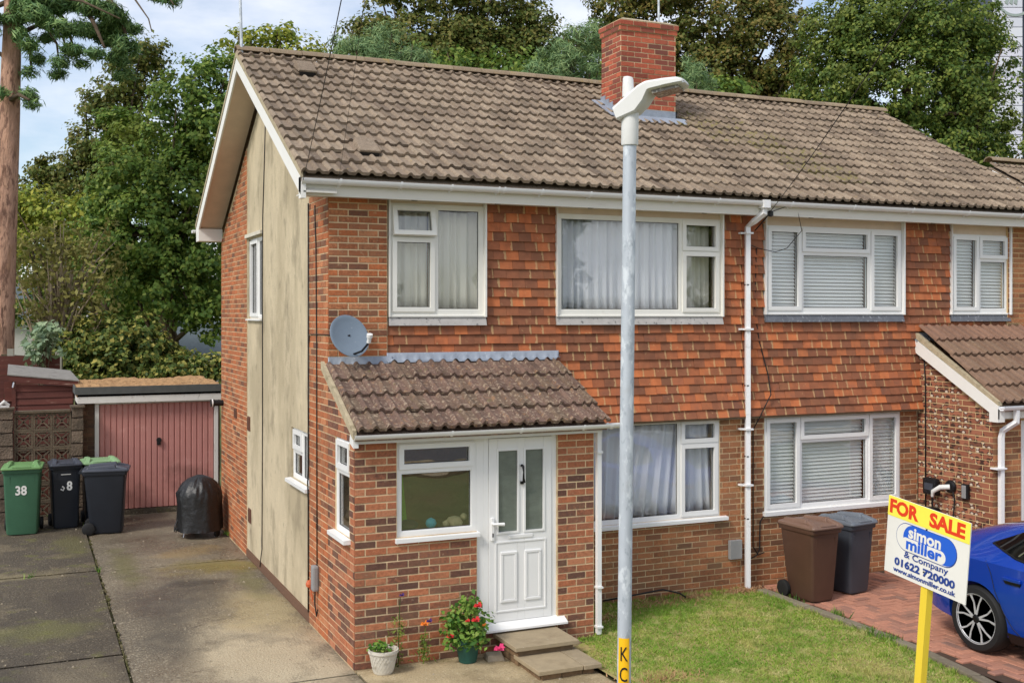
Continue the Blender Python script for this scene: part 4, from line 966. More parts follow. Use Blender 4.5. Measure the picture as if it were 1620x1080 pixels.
mb.prism(ar, 'y', .02, .04); mb.build('door_light', MT['car_glass'], nd)
mb = MB(frame((0,NF,0),0)); ring(mb, 9.01, 9.63, .90, .95+.0, .0, .01, .03) if False else mb.box(9.02, 9.62, .01, .035, .90, .945); mb.box(9.02,9.05,.01,.035,.95,1.75); mb.build('light_frame', MT['upvc'], nd)
# gable board, eaves, tiles
NP = math.atan(NS)
ntr = Matrix.Translation((0, NF-.17, 2.395)) @ Matrix.Rotation(NP, 4, 'X')
mb = MB(); mb.prism([(NF-.16,2.33),(.02,3.12),(.02,3.08),(NF-.14,2.29)], 'x', NX-.05, END+.05); nrf = mb.build('porch_roof', MT['near_porch_tile'], h2)
tN, tN2 = roll_tile(.2885,.38,2,.03,MT['near_porch_tile']), roll_tile(.2885,.38,2,.03,MT['near_porch_top'])
tile_slope(nrf, ntr, NX-.03, END+.05, 0, 1.71, [tN, tN2], .2885, .335, lambda x, s, r: 1 if s > 1.2 else 0, jit=.006)
mb = MB(); mb.prism([(NF-.15,2.20),(NF-.15,2.37),(.06,3.20),(.06,3.02)], 'x', NX-.075, NX-.05); mb.build('bargeboard', MT['barge'], h2)
mb = MB(); mb.prism([(NF-.15,2.37),(NF-.15,2.425),(.04,3.275),(.04,3.20)], 'x', NX-.07, NX-.005); mb.build('verge', MT['verge'], h2)
mb = MB(); mb.box(NX-.076, NX+.04, NF-.15, NF-.01, 2.16, 2.33); mb.build('eave_end', MT['barge'], h2)
mb = MB(); mb.box(NX-.04, END, NF-.13, NF-.10, 2.20, 2.34); mb.build('porch_fascia', MT['fascia'], h2)
mb = MB(); gutter_mesh(mb, NX-.06, END+.05, NF-.19, 2.36, .052); mb.build('porch_gutter', MT['gutter'], h2, auto=.7)
mb = MB(); mb.tube([(8.56,NF-.19,2.31),(8.56,NF-.19,2.16),(8.46,NF-.06,2.04),(8.45,NF-.05,1.95),(8.45,NF-.05,.02)], .040, 4); nd_ = mb.build('porch_downpipe', MT['gutter'], h2)
b_ = MB(); b_.box(8.33,8.50,NF-.1,NF+.02,1.55,1.57); b_.build('pipe_bracket', MT['gutter'], nd_)
apron(h2, NX-.09, 10.1, .045, 3.19, .07, 'lead', NS, org=NX-.03)
mb = MB(); mb.box(10.0, END, -.03, .02, 3.12, 3.3); mb.build('lead_soaker', MT['lead_dark'], h2)

# curtains and blinds behind the glass
curtain('net_curtain', FRONT, 2.80, 4.52, 3.58, 4.70, .14, 'net', 'white pleated net curtain behind the wide upstairs window above the lawn', 15, .036, seed=3)
curtain('net_curtain', FRONT, 4.52, 5.02, 3.58, 4.70, .22, 'cream_curtain', 'pale curtain gathered behind the narrow upstairs casement above the lawn', 4, .03, seed=8)
curtain('net_curtain', FRONT, 2.80, 5.03, 1.03, 2.20, .20, 'net', 'white net curtain with slanting folds behind the ground floor window beside the porch', 15, .040, slant=.16, seed=5)
curtain('cream_curtain', FRONT, .74, 1.19, 3.58, 4.70, .17, 'cream_curtain', 'cream curtain behind the open-topped casement by the brick corner', 4, .024, seed=2)
curtain('cream_curtain', FRONT, 1.21, 1.80, 3.58, 4.70, .17, 'cream_curtain', 'cream curtain behind the tall fixed pane above the porch roof', 5, .026, seed=4)
for (wn_, cells, y, what) in ((N1, ((0,.25),(.25,.757),(.757,1)), .13, ('left pane of the wide upstairs window','wide middle pane of the upstairs window','right pane of the wide upstairs window')),
                          (N2, ((0,.475),(.475,1)), .13, ('left pane of the small upstairs window','right pane of the small upstairs window')),
                          (N3, ((0,.25),(.25,.757),(.757,1)), .17, ('left pane of the downstairs window above the brown bin','wide middle pane of the downstairs window','right pane of the downstairs window behind the sign'))):
    for (a, b), t in zip(cells, what):
        W_ = wn_[1] - wn_[0]
        blind(FRONT, wn_[0] + a*W_ + .03, wn_[0] + b*W_ - .03, wn_[2]+.03, wn_[3]-.04, y, 'white venetian blind lowered behind the ' + t)

# ---------------------------------------------------------------- garage, screen wall, shed
GY = 8.92
ga = empty('garage', (-.8, GY, 0), 0, 'flat roofed single garage with faded red up-and-over door', 'garage')
ga.location = (0,0,0)
mb = MB(); wall_cols(mb, -2.07, .30, -.1, 2.06, [(-1.84,.262,-.1,2.0)], GY+.03, GY+.25); gw = mb.build('front_wall', MT['mortar_dark'], ga)
bricks(gw, frame((0,GY+.02,0),0), -2.07, -1.842, .05, 2.02, [], MT['brick_dark'], .075, .225, stuff=True)
bricks(gw, frame((0,GY+.02,0),0), .264, .30, .05, 2.02, [], MT['brick_dark'], .075, .225, stuff=True)
mb = MB(); mb.box(-2.07, -1.9, GY+.26, GY+2.2, -.1, 2.06); mb.box(.14, .30, GY+.26, GY+2.2, -.1, 2.06); mb.box(-2.07, .30, GY+2.21, GY+2.37, -.1, 2.06); mb.build('rear_walls', MT['brick_dark'], ga)
mb = MB(); mb.box(-1.842, -1.775, GY-.02, GY+.06, 0, 2.0); mb.build('door_jamb', MT['white_wood'], ga)
mb = MB(); mb.box(.195, .262, GY-.02, GY+.06, 0, 2.0); mb.build('door_jamb', MT['white_wood'], ga)
mb = MB(); mb.box(-1.774, .194, GY-.015, GY+.05, 1.955, 2.0); mb.build('door_head', MT['white_wood'], ga)
mb = MB(); mb.box(-1.77, .19, GY+.035, GY+.055, .10, 1.95); gd = mb.build('garage_door', MT['garage_door'], ga)
n_ = 20; wdt = 1.96/n_
for i in range(n_):
    mb = MB(); a = -1.77 + i*wdt; mb.hexa([(a+.004,GY+.036,.10),(a+wdt-.004,GY+.036,.10),(a+wdt-.004,GY+.036,1.948),(a+.004,GY+.036,1.948)], [(a+.016,GY+.015,.10),(a+wdt-.016,GY+.015,.10),(a+wdt-.016,GY+.015,1.948),(a+.016,GY+.015,1.948)]); mb.build('panel', MT['garage_door'], gd)
mb = MB(); mb.box(-.80,-.74,GY-.005,GY+.016,1.20,1.31); mb.box(-.785,-.755,GY-.04,GY+.0,1.22,1.25); mb.tube([(-.77,GY-.03,1.29),(-.77,GY+.01,1.29)], .045, 10); mb.build('door_handle', MT['black'], gd)
mb = MB(); mb.box(-1.80,.21,GY-.01,GY+.2,-.02,.085); mb.build('door_step', MT['drive_dark'], ga)
mb = MB(); mb.box(-2.10, .30, GY-.11, GY-.085, 1.985, 2.155); mb.box(-2.13, -2.10, GY-.11, GY+2.3, 1.985, 2.16); mb.build('fascia', MT['white_wood'], ga)
mb = MB(); mb.box(-2.15, .31, GY-.135, GY-.112, 2.14, 2.27); mb.box(-2.17, -2.15, GY-.135, GY+2.4, 2.14, 2.27); mb.build('felt_edge', MT['felt_edge'], ga)
gr = MB(); N_ = 40; rr = random.Random(9)
gr.grid([[(-2.14 + 2.44*i/N_, GY-.11 + 2.5*j/24, 2.262 + (rr.uniform(0,.035) if 0 < j < 24 else 0) + .02*math.sin(i*.3)*math.sin(j*.5)) for i in range(N_+1)] for j in range(25)])
gr.box(-2.14,.30,GY-.11,GY+2.39,2.10,2.255); gro = gr.build('flat_roof', MT['felt_top'], ga)

sw_ = empty('screen_block_wall', (0,0,0), 0, 'pierced concrete screen block wall with split block piers behind the bins', 'wall')
SY = 8.70
blk = MB(); bw = .296
ring(blk, 0, bw, 0, bw, .03, 0, .09)
for k in range(4):   # the flower-like tracery of one block
    a = R(45 + 90*k); c = bw/2
    blk.T = Matrix.Translation((c, 0, c)) @ Matrix.Rotation(-a, 4, 'Y'); blk.box(-.005, .17, .008, .082, -.013, .013)
for k in range(4):
    blk.T = Matrix.Translation((c, 0, c)) @ Matrix.Rotation(R(90*k), 4, 'Y'); blk.box(-.05, .05, .008, .082, .085, .108); blk.box(-.056,-.034,.008,.082,.10,.135); blk.box(.034,.056,.008,.082,.10,.135)
bme = blk.mesh('screen_block', MT['block'])
for i in range(3):
    for j in range(6):
        link('screen_block', bme, sw_, Matrix.Translation((-3.13 + i*.30, SY, 1.56 - j*.30 + .0)))
def pier(x0, x1, z0, z1):
    z = z0; 
    while z < z1 - .05:
        mb = MB(); r2 = random.Random(int(z*100 + x0*10)); h = min(.215, z1 - z); q = lambda: r2.uniform(0,.022)
        mb.hexa([(x0+q(),SY-.06+q(),z+.006),(x1-q(),SY-.06+q(),z+.006),(x1,SY+.16,z+.006),(x0,SY+.16,z+.006)], [(x0+q(),SY-.06+q(),z+h-.006),(x1-q(),SY-.06+q(),z+h-.006),(x1,SY+.16,z+h-.006),(x0,SY+.16,z+h-.006)])
        mb.build('pier_block', MT['block_rough'], sw_, bevel=.012); z += .22
pier(-2.235, -2.035, .0, 1.93); pier(-3.36, -3.135, .0, 1.93); pier(-4.3, -3.37, .0, 1.93)
mb = MB(); mb.box(-3.13,-2.24,SY-.0,SY+.1,.0,.055); mb.build('base_course', MT['block_rough'], sw_)
mb = MB(); mb.box(-3.12,-2.25,SY-.03,SY+.13,1.862,1.90); mb.build('coping', MT['block'], sw_)
mb = MB(); mb.box(-2.25,-2.02,SY-.08,SY+.18,1.932,1.965); mb.build('coping', MT['block'], sw_)
mb = MB(); mb.box(-4.3,-3.12,SY-.08,SY+.18,1.932,1.965); mb.build('coping', MT['block'], sw_)

sh = empty('garden_shed', (0,0,0), 0, 'small red stained lap-board shed with grey felt roof behind the screen wall', 'shed')
HY = 9.75
zs = lambda x: 2.37 - (x + 3.18)*.115
z = 1.1; i = 0
while z < 2.5:
    mb = MB(); top = z + .125
    za, zb = min(top, zs(-3.1)-.02), min(top, zs(-2.17)-.02)
    if zb > z + .02: mb.hexa([(-3.10,HY-.022,z),(-2.17,HY-.022,z),(-2.17,HY,z),(-3.10,HY,z)], [(-3.10,HY-.006,za),(-2.17,HY-.006,zb),(-2.17,HY,zb),(-3.10,HY,za)]); mb.build('board', MT['shed'], sh)
    z += .118
mb = MB(); mb.box(-3.12,-2.15,HY+.01,HY+1.2,-.05,2.2); mb.build('shed_body', MT['shed'], sh)
mb = MB(); mb.box(-3.17,-3.105,HY-.035,HY+.03,.9,2.42); mb.build('corner_post', MT['shed'], sh)
mb = MB(); mb.hexa([(-3.22,HY-.08,zs(-3.22)-.02),(-2.08,HY-.08,zs(-2.08)-.02),(-2.08,HY-.05,zs(-2.08)-.02),(-3.22,HY-.05,zs(-3.22)-.02)], [(-3.22,HY-.08,zs(-3.22)+.08),(-2.08,HY-.08,zs(-2.08)+.08),(-2.08,HY-.05,zs(-2.08)+.08),(-3.22,HY-.05,zs(-3.22)+.08)]); mb.build('fascia_board', MT['shed'], sh)
mb = MB(); mb.hexa([(-3.24,HY-.09,zs(-3.24)+.082),(-2.06,HY-.09,zs(-2.06)+.082),(-2.16,HY+1.3,zs(-2.06)+.20),(-3.24,HY+1.3,zs(-3.24)+.20)], [(-3.24,HY-.09,zs(-3.24)+.10),(-2.06,HY-.09,zs(-2.06)+.10),(-2.16,HY+1.3,zs(-2.06)+.22),(-3.24,HY+1.3,zs(-3.24)+.22)]); mb.build('felt_roof', MT['shed_felt'], sh)
mb = MB(); mb.tube([(-3.13,HY-.06,2.33),(-3.15,HY-.07,2.24)], .02, 8); mb.build('wall_lamp', MT['steel'], sh)
# red stained fence and gate beside the shed, a spare timber on the wall
fc = empty('red_timber_screen', (0,0,0), 0, 'red stained timber screen at the far side of the shed', 'fence')
for i in range(7):
    mb = MB(); x = -4.1 + i*.135; mb.box(x, x+.128, HY+.25, HY+.27, .5, 2.33); mb.build('board', MT['shed'], fc)
mb = MB(); mb.box(-4.1,-3.16,HY+.20,HY+.25,1.98,2.03); mb.build('rail', MT['shed'], fc)
b2 = empty('red_fence_panel', (0,0,0), 0, 'long low red timber panel behind the shed roof', 'fence')
for i in range(4):
    mb = MB(); mb.box(-4.6,-2.3,12.4,12.43,1.95+i*.19,1.95+i*.19+.185); mb.build('board', MT['shed'], b2)
pb_ = MB(); pb_.box(-3.36,-3.20,SY+.0,SY+.16,1.966,1.99); pb_.tube([(-3.36,SY+.03,2.0),(-3.28,SY+.05,2.06),(-3.2,SY+.06,2.0)], [.02,.035,.02], 8)
tag(pb_.build('plastic_scrap', MT['far_wall']), 'crumpled pale plastic scrap lying on the pier top beside the shed', 'scrap')

# ---------------------------------------------------------------- wheelie bins
def text_mesh(body, size, m, name, parent, M, bold=0.0, ext=.001, sx=1.0, align='CENTER'):
    c = bpy.data.curves.new('lettering', 'FONT'); c.body = body; c.size = size; c.extrude = ext; c.offset = bold; c.align_x = align; c.align_y = 'CENTER'
    c.resolution_u = 3
    o = bpy.data.objects.new('lettering', c); COL.objects.link(o); bpy.context.view_layer.update()
    me = bpy.data.meshes.new_from_object(o.evaluated_get(bpy.context.evaluated_depsgraph_get())); bpy.data.objects.remove(o); bpy.data.curves.remove(c)
    me.materials.clear(); me.materials.append(m)
    q = link(name, me, parent, M @ Matrix.Diagonal((sx, 1, 1, 1)))
    return q
UP = Matrix.Rotation(R(90), 4, 'X')          # text laid in xz, facing -y
def rrect(w_, d_, r=.05, n=3, y0=0):
    pts = []
    for (cx, cy, a0) in ((w_/2-r, d_/2-r, 0), (-w_/2+r, d_/2-r, 90), (-w_/2+r, -d_/2+r, 180), (w_/2-r, -d_/2+r, 270)):
        pts += [(cx + r*math.cos(R(a0 + 90*i/n)), cy + y0 + r*math.sin(R(a0 + 90*i/n))) for i in range(n+1)]
    return pts
def loft(mb, secs):
    n = len(secs[0][0]); vs = []
    for pts, z in secs: vs += [(x, y, z) for x, y in pts]
    fs = [(i*n+k, i*n+(k+1) % n, (i+1)*n+(k+1) % n, (i+1)*n+k) for i in range(len(secs)-1) for k in range(n)]
    fs += [tuple(range(n))[::-1], tuple(range((len(secs)-1)*n, len(secs)*n))]
    return mb.add(vs, fs)
def wheelie(loc, rz, w_, d_, h, body, lid, label, num=None, group='wheelie bins', hump=True, bot=.8):
    e = empty('wheelie_bin', loc, rz, label, 'bin', group)
    mb = MB(); hb = h - .10
    loft(mb, [(rrect(w_*bot*.94, d_*.70, .05, 3, -.02), .015), (rrect(w_*bot, d_*.72, .05, 3, -.02), .05), (rrect(w_*.93, d_*.92, .05), hb-.06), (rrect(w_*.95, d_*.94, .05), hb)])
    bo = mb.build('body', MT[body], e, auto=.5)
    mb = MB(); loft(mb, [(rrect(w_*.985, d_*.985, .04), hb-.05), (rrect(w_, d_, .04), hb-.035), (rrect(w_, d_, .04), hb+.005), (rrect(w_*.96, d_*.96, .04), hb+.01)]); mb.build('rim', MT[body], e, auto=.5)
    mb = MB()
    loft(mb, [(rrect(w_*1.04, d_*1.05, .05, 3, -.012), hb+.008), (rrect(w_*1.05, d_*1.06, .05, 3, -.012), hb+.022), (rrect(w_*1.03, d_*1.04, .05, 3, -.012), hb+.04), (rrect(w_*.90, d_*.84, .07, 3, .03), hb+.052), (rrect(w_*.80, d_*.72, .07, 3, .03), hb+.058)])
    li = mb.build('lid', MT[lid], e, auto=.45)
    mb = MB()    # raised ribs along the lid
    for s_ in (-1, 1):
        mb = MB(); mb.hexa([(s_*w_*.33-.05,-d_*.26,hb+.055),(s_*w_*.33+.05,-d_*.26,hb+.055),(s_*w_*.33+.05,d_*.42,hb+.05),(s_*w_*.33-.05,d_*.42,hb+.05)], [(s_*w_*.33-.03,-d_*.22,hb+.112),(s_*w_*.33+.03,-d_*.22,hb+.112),(s_*w_*.33+.03,d_*.38,hb+.082),(s_*w_*.33-.03,d_*.38,hb+.082)]); mb.build('lid_rib', MT[lid], li, bevel=.014)
    mb = MB()
    for s_ in (-1, 1): mb = MB(); mb.hexa([(s_*w_*.25-.006,-d_*.33,.10),(s_*w_*.25+.006,-d_*.33,.10),(s_*w_*.25+.006,-d_*.30,.10),(s_*w_*.25-.006,-d_*.30,.10)], [(s_*w_*.30-.006,-d_*.468,hb-.1),(s_*w_*.30+.006,-d_*.468,hb-.1),(s_*w_*.30+.006,-d_*.44,hb-.1),(s_*w_*.30-.006,-d_*.44,hb-.1)]); mb.build('body_rib', MT[body], bo)
    mb = MB()    # front grip of the lid: two horns and a bar
    for s_ in (-1, 1):
        mb.hexa([(s_*w_*.40-.05,-d_*.52,hb+.03),(s_*w_*.40+.05,-d_*.52,hb+.03),(s_*w_*.34+.04,-d_*.25,hb+.06),(s_*w_*.34-.04,-d_*.25,hb+.06)], [(s_*w_*.40-.035,-d_*.50,hb+.055),(s_*w_*.40+.035,-d_*.50,hb+.055),(s_*w_*.33+.03,-d_*.25,hb+.10),(s_*w_*.33-.03,-d_*.25,hb+.10)])
    mb.box(-w_*.24, w_*.24, -d_*.545, -d_*.50, hb+.035, hb+.058); mb.build('lid_grip', MT[lid], li, bevel=.01)
    mb = MB(); mb.tube([(-w_*.40, d_*.56, hb+.0),(w_*.40, d_*.56, hb+.0)], .016, 8)
    for s_ in (-1, 1): mb.box(s_*w_*.36-.02, s_*w_*.36+.02, d_*.45, d_*.57, hb-.02, hb+.02)
    mb.build('rear_handle', MT[body], e, auto=.6)
    for s_ in (-1, 1):
        mb = MB(frame((s_*(w_*.5-.03), d_*.36, .10), 0) @ Matrix.Rotation(R(90), 4, 'Y')); mb.lathe([(.02,-.028),(.085,-.028),(.1,-.02),(.1,.02),(.085,.028),(.045,.028),(.04,.02),(.02,.02)], 20); mb.build('wheel', MT['rubber'], e, auto=.7)
    mb = MB(); mb.tube([(-w_*.47, d_*.36, .10),(w_*.47, d_*.36, .10)], .012, 8); mb.build('axle', MT['steel'], e)
    if num:
        tilt = math.atan2(d_*(.46-.38), hb)
        for tx, dx in num:
            text_mesh(tx, .20, MT['white_print'], 'number', e, Matrix.Translation((dx, -(.02 + d_*.36)*.29 - d_*.46*.71 - .006, h*.62)) @ Matrix.Rotation(math.atan2(d_*.10 - .02, hb - .11), 4, 'X') @ UP, .006, .001, .86)
    return e
wheelie((-2.99, 7.72, .035), R(-4), .58, .68, 1.14, 'bin_green', 'bin_lid_green', 'green wheelie bin with pale green lid and number 38', [('38', -.01)])
wheelie((-2.36, 7.98, .035), R(3), .48, .56, 1.12, 'bin_black', 'bin_lid_black', 'slim black wheelie bin with a torn number beside the green bin', [('8', .05)])
tb = bpy.data.objects['wheelie_bin.001']
mb = MB(); 
mb.tube([(-.085,-.250,.655),(-.045,-.250,.63),(-.03,-.253,.67),(-.06,-.255,.70)], .013, 6); mb.build('torn_digit', MT['white_print'], tb)
mb = MB(); mb.box(-.08,.07,-.262,-.25,.885,.895); mb.build('grip_scuff', MT['white_print'], tb)
wheelie((-1.76, 7.42, .0), R(82), .56, .68, 1.10, 'bin_black', 'bin_lid_black', 'black wheelie bin turned sideways in front of the garage door', None)
wheelie((-1.80, 8.22, .0), R(2), .58, .62, 1.13, 'bin_black', 'bin_pale_green', 'bin with a faded pale green lid hidden behind the sideways black bin', None)
wheelie((5.83, -.76, .055), R(4), .49, .62, .985, 'bin_brown', 'bin_lid_brown', 'brown wheelie bin at the foot of the blinds window', None, bot=.72)
wheelie((6.50, -.62, .055), R(9), .48, .60, .96, 'bin_grey', 'bin_lid_grey', 'slate grey wheelie bin beside the brown bin', None, bot=.74)

# ---------------------------------------------------------------- covered kettle barbecue
bq = empty('covered_barbecue', (-.42, 6.45, 0), 0, 'kettle barbecue under a black vinyl cover beside the garage door', 'barbecue')
prof = [(.365,.11),(.36,.16),(.352,.36),(.345,.50),(.345,.62),(.338,.70),(.31,.765),(.255,.85),(.185,.915),(.10,.955),(.04,.975),(.01,.98)]
ph = [random.Random(5).uniform(0,6.28) for _ in range(12)]
def bq_wob(i, a):
    low = .022*math.sin(5*a + .5 + i*.3) + .016*math.sin(11*a + 2 + i*.8)
    fold = (.09*abs(math.sin(4.5*a + .9*math.sin(i*1.1) + i*.2))**.5 - .06) + .035*math.sin(13*a + i*1.3) + .02*math.sin(23*a - i)
    t = min(1, max(0, (i - 3)/2.)); hem = .03*math.sin(7*a) if i == 0 else 0
    return 1 + low*(1-t) + fold*t*(1.0 if i < 9 else .5) + hem
mb = MB(); mb.lathe(prof, 96, wob=bq_wob); mb.build('cover', MT['cover'], bq, auto=1.2)
mb = MB(); mb.tube([(-.34,-.05,.30),(-.39,-.08,.20),(-.40,-.1,.12),(-.375,-.1,.11),(-.35,-.08,.17)], .010, 6); mb.build('strap', MT['cover'], bq)
for a, foot in ((205, 'leg'), (325, 'leg'), (90, 'leg')):
    ca, sa = math.cos(R(a)), math.sin(R(a)); mb = MB(); mb.tube([(.2*ca,.2*sa,.40),(.29*ca,.29*sa,.02)], .011, 8); mb.build('leg', MT['steel'], bq)
for a in (325, 90):
    ca, sa = math.cos(R(a)), math.sin(R(a)); mb = MB(frame((.30*ca,.30*sa,.08), R(a+90)) @ Matrix.Rotation(R(90),4,'X')); mb.lathe([(.02,-.02),(.075,-.02),(.08,0),(.075,.02),(.02,.02)], 18); mb.build('wheel', MT['rubber'], bq, auto=.6)
mb = MB(); mb.tube([(.25*math.cos(R(205)),.25*math.sin(R(205)),.17),(.25*math.cos(R(325)),.25*math.sin(R(325)),.17)], .008, 6); mb.lathe([(.05,.17),(.20,.175),(.20,.18),(.05,.185)], 24); mb.build('rack', MT['steel'], bq)

# ---------------------------------------------------------------- street lamp
lp = empty('street_lamp', (.352, -5.752, 0), 0, 'galvanised street lamp column with white LED lantern on the lawn edge', 'street lamp')
lp.rotation_euler = (0, R(.72), R(0))
mb = MB(); mb.tube([(0,0,-.1),(0,0,4.62)], [.0435,.041], 24); mb.build('column', MT['galv'], lp, auto=.6)
HD = frame((0,0,0), R(-46))
mb = MB(); mb.lathe([(.050,4.57),(.053,4.58),(.053,4.77),(.050,4.79)], 24); mb.build('spigot', MT['lamp_white'], lp, auto=.6)
TL = Matrix.Translation((0,0,4.775)) @ HD @ Matrix.Rotation(R(-22), 4, 'Y') @ Matrix.Diagonal((.70,.80,.80,1))
mb = MB(TL)     # lantern: a flattened wedge widening then tapering, x forward
secs = []
for (x, wd_, zt, zb_) in ((-.12,.070,.060,-.01),(-.115,.085,.075,-.03),(.06,.092,.120,-.035),(.16,.115,.140,.005),(.23,.132,.140,.055),(.25,.135,.138,.058),(.40,.138,.098,.030),(.50,.135,.066,.008),(.535,.115,.046,.004),(.55,.08,.034,.008)):
    secs.append([(x,-wd_,zb_+.012),(x,-wd_,zt-.02),(x,-wd_*.8,zt),(x,wd_*.8,zt),(x,wd_,zt-.02),(x,wd_,zb_+.012),(x,wd_*.85,zb_),(x,-wd_*.85,zb_)])
n_ = 8; vs = [p for s in secs for p in s]; mb.add(vs, [(i*n_+k,(i+1)*n_+k,(i+1)*n_+(k+1)%n_,i*n_+(k+1)%n_) for i in range(len(secs)-1) for k in range(n_)] + [tuple(range(n_)), tuple(range((len(secs)-1)*n_, len(secs)*n_))[::-1]])
mb.build('lantern', MT['lamp_white'], lp, auto=.55)
mb = MB(TL); mb.hexa([(.26,-.10,.030),(.49,-.09,-.012),(.49,.09,-.012),(.26,.10,.030)], [(.26,-.10,.06),(.49,-.09,.02),(.49,.09,.02),(.26,.10,.06)]); mb.build('lens', MT['lamp_led'], lp)
mb = MB(TL); mb.T = TL @ Matrix.Translation((.035,0,.122)) @ Matrix.Rotation(R(24),4,'Y'); mb.lathe([(.05,-.01),(.05,.03),(.045,.135),(.038,.15),(.02,.155)], 20); mb.build('photocell', MT['lamp_white'], lp, auto=.6)
mb = MB(); n_ = 14; ang = [R(-172 + 96*i/n_) for i in range(n_+1)]
mb.grid([[(.0442*math.cos(a)*1.0, .0442*math.sin(a), z) for a in ang] for z in (.86, 1.55)]); pl = mb.build('number_plate', MT['yellow_tape'], lp, smooth=True)
for ch, z in (('K', 1.45), ('C', 1.325), ('C', 1.20), ('8', 1.08)):
    if z < 1.25: continue
    text_mesh(ch, .125, MT['black'], 'letter', pl, Matrix.Rotation(R(-34), 4, 'Z') @ Matrix.Translation((0, -.0460, z)) @ UP, 0, .0012, .62)

# ---------------------------------------------------------------- for sale board
SGN = Matrix.Translation((3.243, -5.309, 1.765)) @ Matrix.Rotation(R(-88.8),4,'Z') @ Matrix.Rotation(R(1.2),4,'X') @ Matrix.Rotation(R(6.4),4,'Y')
sg = empty('for_sale_board', (0,0,0), 0, 'yellow and white estate agent FOR SALE board on a leaning yellow post', 'sign')
sg.matrix_basis = SGN
mb = MB(); mb.box(-.405,.405,-.004,.004,-.305,.305); mb.build('board', MT['board'], sg)
mb = MB(); mb.box(-.4045,.4045,-.0065,-.0042,.148,.3045); mb.build('yellow_strip', MT['board_yellow'], sg)
mb = MB(); mb.box(-.28,.28,.006,.03,-.02,.02); mb.build('rear_batten', MT['yellow'], sg)
pst = MB(); pst.box(-.03,.035,.006,.066,-2.1,-.0); pst.build('post', MT['yellow'], sg)
def stext(s, size, x, z, m, bold=0, sx=1., y=-.0075, align='CENTER'):
    return text_mesh(s, size, MT[m], 'lettering', sg, Matrix.Translation((x, y, z)) @ UP, bold, .0006, sx, align)
stext('FOR', .145, -.245, .222, 'print_red', .0065, 1.05); stext('SALE', .145, .19, .222, 'print_red', .0065, 1.1)
def stadium(cx, cz, hw, r, n=14):
    return [(cx + hw + r*math.cos(R(-90 + 180*i/n)), cz + r*math.sin(R(-90 + 180*i/n))) for i in range(n+1)] + [(cx - hw + r*math.cos(R(90 + 180*i/n)), cz + r*math.sin(R(90 + 180*i/n))) for i in range(n+1)]
for poly, m, y in ((stadium(0,.022,.190,.112), 'print_navy', -.0052), (stadium(-.003,.022,.189,.106), 'board', -.0062), (stadium(.035,.026,.158,.105), 'print_blue', -.0072)):
    mb = MB(); mb.prism([(x, z) for x, z in poly], 'y', y-.0006, y); mb.build('logo_oval', MT[m], sg)
mb = MB(); mb.prism([(x, z) for x, z in stadium(-.024,-.030,.172,.051)], 'y', -.0084, -.0078); mb.build('logo_oval', MT['board'], sg)
stext('simon', .125, -.012, .068, 'board', .004, 1.08, -.0098); stext('miller', .125, -.02, -.024, 'print_blue', .004, 1.22, -.0098)
stext('& Company', .068, .01, -.116, 'print_navy', .0008, 1.34); stext('01622 720000', .080, .0, -.196, 'print_navy', .0030, 1.30); stext('www.simonmiller.co.uk', .052, .0, -.260, 'print_navy', .0014, 1.24)
for z in (.14, -.19):
    mb = MB(SGN.inverted() @ SGN); mb.tube([(.0,-.012,z),(.0,-.004,z)], .006, 8); mb.build('screw', MT['rim_dark'], sg)

# ---------------------------------------------------------------- satellite dish, meter box, charger, cables
sd = empty('satellite_dish', (.19, -.02, 3.28), 0, 'small grey satellite dish on the brick corner above the porch', 'satellite dish')
TD = Matrix.Translation((0,-.16,.02)) @ Matrix.Scale(1.08, 4) @ Matrix.Rotation(R(18),4,'Z') @ Matrix.Rotation(R(68),4,'X')
mb = MB(TD)
prof = [(.001,-.03)] + [(.215*i/8, -.03 + .035*(i/8)**2) for i in range(1,9)] + [(.222,.003),(.222,-.004),(.21,-.006)] + [(.215*i/8, -.042 + .035*(i/8)**2) for i in range(7,0,-1)] + [(.001,-.042)]
mb.lathe(prof, 40); mb.build('reflector', MT['dish'], sd, auto=.8)
mb = MB(TD); mb.tube([(0,-.19,-.02),(.03,-.20,.10),(.06,-.15,.21)], .011, 8); mb.build('feed_arm', MT['black'], sd)
mb = MB(TD); mb.tube([(.06,-.15,.20),(.055,-.11,.24)], .022, 10); mb.tube([(.055,-.11,.24),(.05,-.085,.262)], .030, 12); mb.build('receiver', MT['upvc'], sd, auto=.7)
mb = MB(); mb.tube([(0,.02,0),(0,-.10,0),(0,-.12,.03)], .018, 8); mb.box(-.05,.05,.005,.022,-.08,.08); mb.build('wall_bracket', MT['black'], sd)
def cable(name, pts, r, label, m='cable', cat='cable'):
    mb = MB(); mb.tube(pts, r, 5); return tag(mb.build(name, MT[m], None, smooth=True), label, cat)
cable('wall_cable', [(-.008,.55,4.75),(-.008,.54,4.6),(-.008,.50,4.3),(-.008,.47,3.3),(-.008,.46,2.2),(-.008,.45,.72)], .007, 'black cable running down the brick strip to the grey box')
cable('dish_cable', [(-.008,.83,3.2),(-.008,.78,3.30),(-.008,.3,3.31),(-.01,.0,3.31),(.06,-.02,3.30),(.17,-.04,3.28)], .005, 'thin black cable from the dish round the corner')
cable('gable_cable', [(.012,3.35,6.5),(.012,3.5,5.4),(.012,3.58,4.85),(.012,3.6,4.0),(.012,3.6,2.0),(.010,3.62,.3),(-.01,3.66,.05)], .007, 'thin dark cable running down the rendered gable')
cable('drip_cable', [(-.012,.842,4.8),(-.012,.842,1.8),(-.02,.835,1.6),(-.012,.842,1.4),(-.012,.842,.12)], .009, 'black cable in the joint between brick strip and render')
bx_ = empty('meter_box', (-.0, .45, .60), 0, 'small grey plastic box on the brick strip above the drive', 'box')
